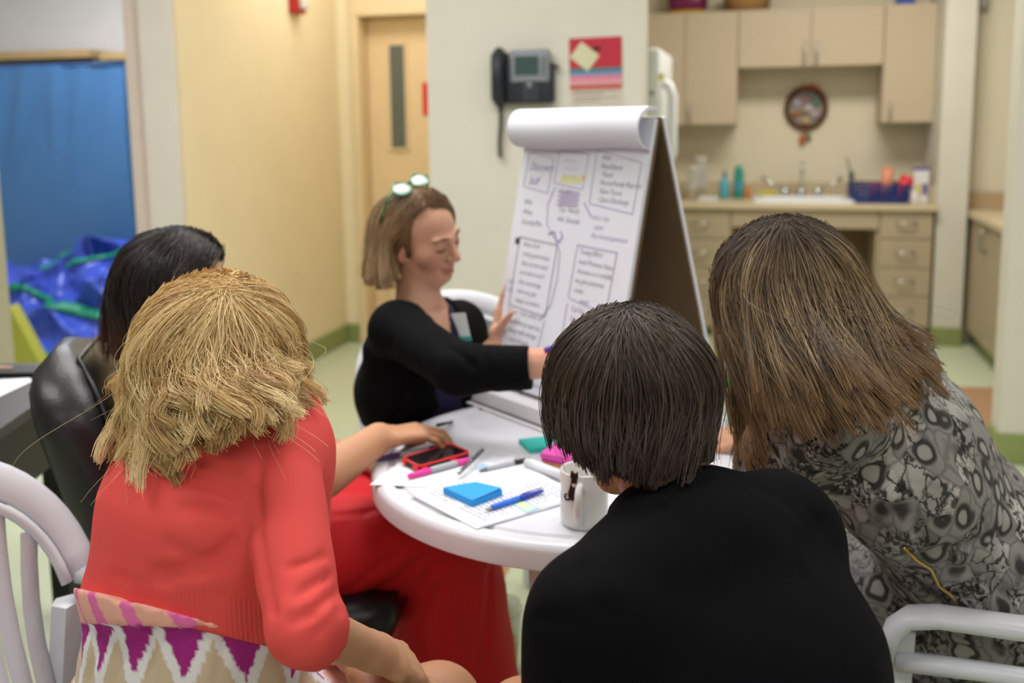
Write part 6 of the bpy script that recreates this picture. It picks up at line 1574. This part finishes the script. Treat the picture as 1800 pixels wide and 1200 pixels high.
# ================================================================== PERSON: presenter
def person_presenter():
    f = unit(LV(.72, -.69)); Rv = unit(LV(-.69, -.72)); up = np.array([0, 0, 1.0])
    hc = PD(741, 413, 2.33); hf = unit(LV(.86, -.50, -.25)); hu = unit(up+LV(-.26, -.12))
    nb = PD(738, 542, 2.37); upr = PD(742, 590, 2.38); cst = upr+LV(-.01, .02, -.12); wst = LV(-.235, 2.42, .69); pel = LV(-.2, 2.44, .54)
    shR = PD(698, 578, 2.25); shL = PD(808, 572, 2.49)
    elR = PD(806, 648, 2.03); wrR = PD(985, 636, 2.0); elL = PD(838, 650, 2.42); wrL = PD(877, 604, 2.37)
    t = thing('person', 'woman with a blonde bob in a black cardigan pointing at the flip chart', 'person', (pel[0], pel[1], 0))
    hipR = pel+Rv*.09; hipL = pel-Rv*.09; fk = unit(LV(.3, -.95)); knR = LV(-.3, 2.12, .55); knL = LV(-.1, 2.1, .55); anR = LV(-.26, 2.14, .08); anL = LV(-.1, 2.12, .08)
    S = [(pel, .17, .135), (wst, .14, .11), (cst, .15, .115), (upr, .135, .08), (nb, .054, .054)]
    lo, hi = bounds([hc, shR, shL, pel+[0, 0, .1], elR, wrR+CAM.Rh*.1, elL, wrL], .15)
    F = Field(lo, hi, .0045)
    torso(F, S, Rv); F.chain([shL, upr, shR], [.046, .055, .046], .03)
    F.chain([shR, elR, wrR], [.047, .043, .029], .02); hand(F, wrR, LV(.95, .25, .12), LV(-.2, -.85, .4), LV(0, .3, .9), (.4, .6, .4), thumb=(.8, .5, -.2))
    F.chain([shL, elL, wrL], [.047, .04, .026], .02)
    hl = unit(PD(896, 528, 2.385)-wrL)
    hand(F, wrL, hl, unit(-rd), unit(pn), (.12, .2, .15), sc=.92, thumb=(.5, .25, -.7), spread=.03, tbend=.05)
    h, (r, fh, u) = head(F, hc, hf, hu, 1.0, nb)
    F.crease([nb+f*.055+Rv*.05, nb+f*.06, nb+f*.055-Rv*.05], .01, .002)
    mouth = h(0, .09, -.062)
    def face(P):
        c = np.tile(lc((208, 160, 134)), (len(P), 1))
        q = (P-hc); x, y, z = q @ r, q @ fh, q @ u
        lip = np.exp(-((x/.021)**4+((z+.0625)/.0095)**4))*(y > .07); c = c*(1-.75*lip[:, None])+lc((176, 92, 86))*.75*lip[:, None]
        for s in (-1, 1):
            ch = np.exp(-(((x-s*.043)/.02)**2+((z+.03)/.018)**2))*(y > .02)*.4; c = c*(1-ch[:, None])+lc((204, 128, 108))*ch[:, None]
        ea = (np.abs(x) > .068) & (np.abs(z+.01) < .04); c[ea] = c[ea]*.55+lc((204, 126, 106))*.45
        return c
    F.build('body', mat('skin_face', (208, 160, 134), .5, .3, var=.04, vscale=40, attr='Col', sss=.1), t, face)
    for s in (-1, 1):
        B().tube([h(s*.013, .0895, .0225), h(s*.03, .0865, .0275), h(s*.05, .073, .0225)], [.0028, .0032, .0015], 8, flat=(1, .8)).done('eyebrow', mat('brow_brown', (104, 76, 54), .8, .1), t, True)
        B().tube([h(s*.0185, .0845, -.0015), h(s*.031, .0862, -.0055), h(s*.046, .0775, -.001)], [.0011, .0017, .0011], 6).done('eyelash', mat('lash_dark', (58, 42, 36), .8, .1), t, True)
    # legs under the table in dark trousers
    F = Field(*bounds([hipR, hipL, knR, knL, anR, anL], .14), .009)
    for a, b, c in ((hipR, knR, anR), (hipL, knL, anL)): F.chain([a, b, c], [.09, .07, .05], .03)
    F.cut(anR, (0, 0, -1)); F.build('trousers', mat('trousers_navy', (26, 26, 40), .8, .2), t)
    for a in (anR, anL): shoe('shoe', a, fk, mat('shoe_black', (24, 24, 26), .5), t)
    # navy shirt
    F = Field(lo, hi, .006)
    torso(F, S, Rv, .006); F.chain([shL, upr, shR], [.052, .06, .052], .03)
    vn = nb+f*.06-[0, 0, .005]
    F.cone(nb+[0, 0, .03], nb+f*.09-[0, 0, .075], .07, .018, .0, sub=True); F.cone(nb, hc, .07, .08, .0, sub=True)
    F.build('shirt', mat('shirt_navy', (34, 30, 62), .7, .2, var=.08), t)
    # cardigan
    F = Field(lo, hi, .0055)
    torso(F, [(pel, .185, .155), (wst, .155, .125), (cst, .156, .122), (upr, .14, .088), (nb, .06, .058)], Rv, .006); F.chain([shL, upr, shR], [.06, .066, .06], .035)
    nR = unit(wrR-elR); cuR = PD(932, 648, 2.0)
    F.cone(shR, elR, .062, .055, .03); F.cone(elR, cuR+nR*.05, .054, .043, .02, [(cuR, nR)])
    nL = unit(wrL-elL); F.cone(shL, elL, .06, .052, .03); F.cone(elL, wrL, .05, .042, .02, [(elL+nL*.03, nL)])
    fr = np.cross(up, f)
    for z0, w0 in ((-.02, .03), (-.07, .036), (-.12, .042), (-.18, .045), (-.26, .05), (-.34, .055)):
        p = nb+f*.14+np.array([0, 0, z0]); F.ell(p+f*0, (.2, w0, .05), [f, fr, up], .012, sub=True)
    F.cone(nb+[0, 0, .02], nb+f*.1-[0, 0, .06], .075, .04, .01, sub=True); F.cone(nb, hc, .072, .085, .0, sub=True)
    F.ripple(.002, 24, 23)
    for pts, w, d in ([[(790, 610), (830, 640), (860, 690)], .009, .006], [[(760, 640), (800, 680)], .01, .005], [[(690, 600), (720, 660), (700, 740)], .012, .004], [[(850, 625), (865, 660), (860, 690)], .007, .005]): fold(F, pts, w, d)
    bh = [_hit(F, x, y) for x, y in ((801, 552), (806, 553), (822, 596), (810, 586))]
    F.build('cardigan', mat('knit_black', (11, 12, 14), .85, .09, var=.1, vscale=20), t)
    p = PD(811, 574, 2.335); ey = unit(np.array([.0, 0, 1.0])+LV(-.2, 0)); ex = unit(LV(.75, -.55)); ex = unit(ex-ey*(ex @ ey))
    mb = mat('badge_white', (214, 226, 226), .4, .4)
    B().ring_loft([[p+ex*a*.022+ey*b*.034+np.cross(ex, ey)*o for a, b in ((-1, -1), (1, -1), (1, 1), (-1, 1))] for o in (0, .002)]).done('name_badge', mb, t)
    B().ring_loft([[p+ex*a*.023+ey*(b*.006-.03)+np.cross(ex, ey)*o for a, b in ((-1, -1), (1, -1), (1, 1), (-1, 1))] for o in (-.0004, .0024)]).done('badge_band', mat('badge_teal', (60, 160, 150), .4, .4), t)
    hm = hair_mat('hair_ash_blonde', [(0, (104, 82, 58)), (.4, (146, 120, 88)), (.75, (178, 150, 114)), (1, (208, 184, 148))], root=(112, 86, 62), rootf=.34, rough=.4, spec=.4, tip=(186, 160, 122), tipf=.5)
    h0 = hc+hu*.024
    # azimuth 0 = towards the viewer, so the face is near +55 degrees
    tab = [(-180, -8, .2, 690, 480, 2.47), (-140, -10, .28, 655, 490, 2.42), (-105, -12, .34, 643, 490, 2.36, (.1, 0, -1)), (-75, -14, .34, 648, 497, 2.3, (.2, 0, -1)), (-60, -16, .24, 664, 498, 2.28, (.2, 0, -1)), (-42, -16, .12, 682, 496, 2.28, (.0, 0, -1)), (112, -6, .06, 770, 430, 2.42), (150, -8, .14, 730, 470, 2.46)]
    hair(t, h0, [r, fh, u], (.081, .1, .091), PD(726, 332, 2.3)-h0, tab, 7000, hm, mat('hair_ash_under', (112, 88, 62), .7, .2), 61, el_lo=-14, gap=(-42, 112, 37), clumps=90, jit=.006, wave=(.002, 6), lens=(.86, 1.02), r0=.0009, r1=.0006, clumpk=.4, inner=.25, cap_scale=.78, toward=(hf, .03), flyaway=60)
    # earring
    e = h(.078, -.006, -.052)
    er = B().tube([e, e-[0, 0, .02]], .0012, 6).done('earring', mat('chain_gold', (190, 160, 92), .3, .5, metal=.9), t, True)
    B().sphere(e-np.array([0, 0, .028]), .0065, 12).done('bead', mat('bead_gold', (206, 180, 110), .3, .5, metal=.6), er, True)
    # glasses pushed up on the head
    g = thing('eyeglasses', 'green framed glasses pushed up on the hair of the cardigan woman', 'glasses', tuple(hc+u*.11))
    m_gf = mat('glasses_green', (44, 120, 62), .3, .5); m_ln = mat('glasses_lens', (226, 236, 238), .06, .6, alpha=.7)  # lens colour whitened to stand in for reflected ceiling lights
    gc = h(.0, -.035, .124); gx = r; gy = unit(u*.35-fh*.9+0*r); gn = np.cross(gx, gy)
    if gn @ CAM.Fh > 0: gn = -gn
    for s in (-1, 1):
        c = gc+gx*s*.033
        poly = []
        for a in np.linspace(0, 2*pi, 28, endpoint=False):
            x, y = .0275*cos(a)*(1+.05*cos(2*a)), .02*sin(a)*(1+.12*cos(a)*s)
            poly.append(c+gx*x+gy*y+gn*(-.004*abs(cos(a))))
        B().tube(poly, .0024, 8, closed=True).done('rim', m_gf, g, True)
        B().ring_loft([poly, [p+gn*.001 for p in poly]]).done('lens', m_ln, g, True)
        tpl = [c+gx*s*.03+gy*.004, c+gx*s*.047-gy*.0-gn*.02, c+gx*s*.053-gn*.06-gy*.004, c+gx*s*.05-gn*.1-gy*.012]
        B().tube(tpl, [.003, .0028, .0025, .002], 8).done('temple', m_gf, g, True)
    B().tube([gc-gx*.007+gy*.004, gc+gy*.007, gc+gx*.007+gy*.004], .0026, 8).done('bridge', m_gf, g, True)
    # purple marker held at the page
    A = PD(957, 616, 1.985); Bq = PD(1040, 590, 2.0); d = Bq-A
    mk = thing('marker_pen', 'purple marker held in the presenter hand against the flip chart', 'marker', tuple((A+Bq)/2))
    B().tube([A, A+d*.04, A+d*.5], [.004, .0065, .0068], 12).done('cap', mat('marker_violet', (92, 56, 160), .4, .4), mk, True)
    B().tube([A+d*.5, A+d*.97, Bq], [.0066, .0066, .004], 12).done('barrel', m_grey, mk, True)
    return t
PB_ = person_blonde(); PK_ = person_bob(); PS_ = person_snake(); PDk, wr_, hd_ = person_dark(); PP_ = person_presenter()
# dark pen under the fingers of the resting hand
A = CAM.z(797, 739, TZ+.006); q = unit(A-(wr_+hd_*.09)); q[2] = 0
t = thing('pen', 'dark pen whose tip pokes out beyond the resting fingers', 'pen', tuple(A))
B().tube([A, A-q*.012], [.0008, .003], 8).done('tip', mat('pen_tip_dark', (50, 50, 54), .4), t, True)
B().tube([A-q*.012, A-q*.1+[0, 0, .02]], [.0035, .004], 10).done('barrel', mat('pen_dark', (38, 38, 44), .4), t, True)
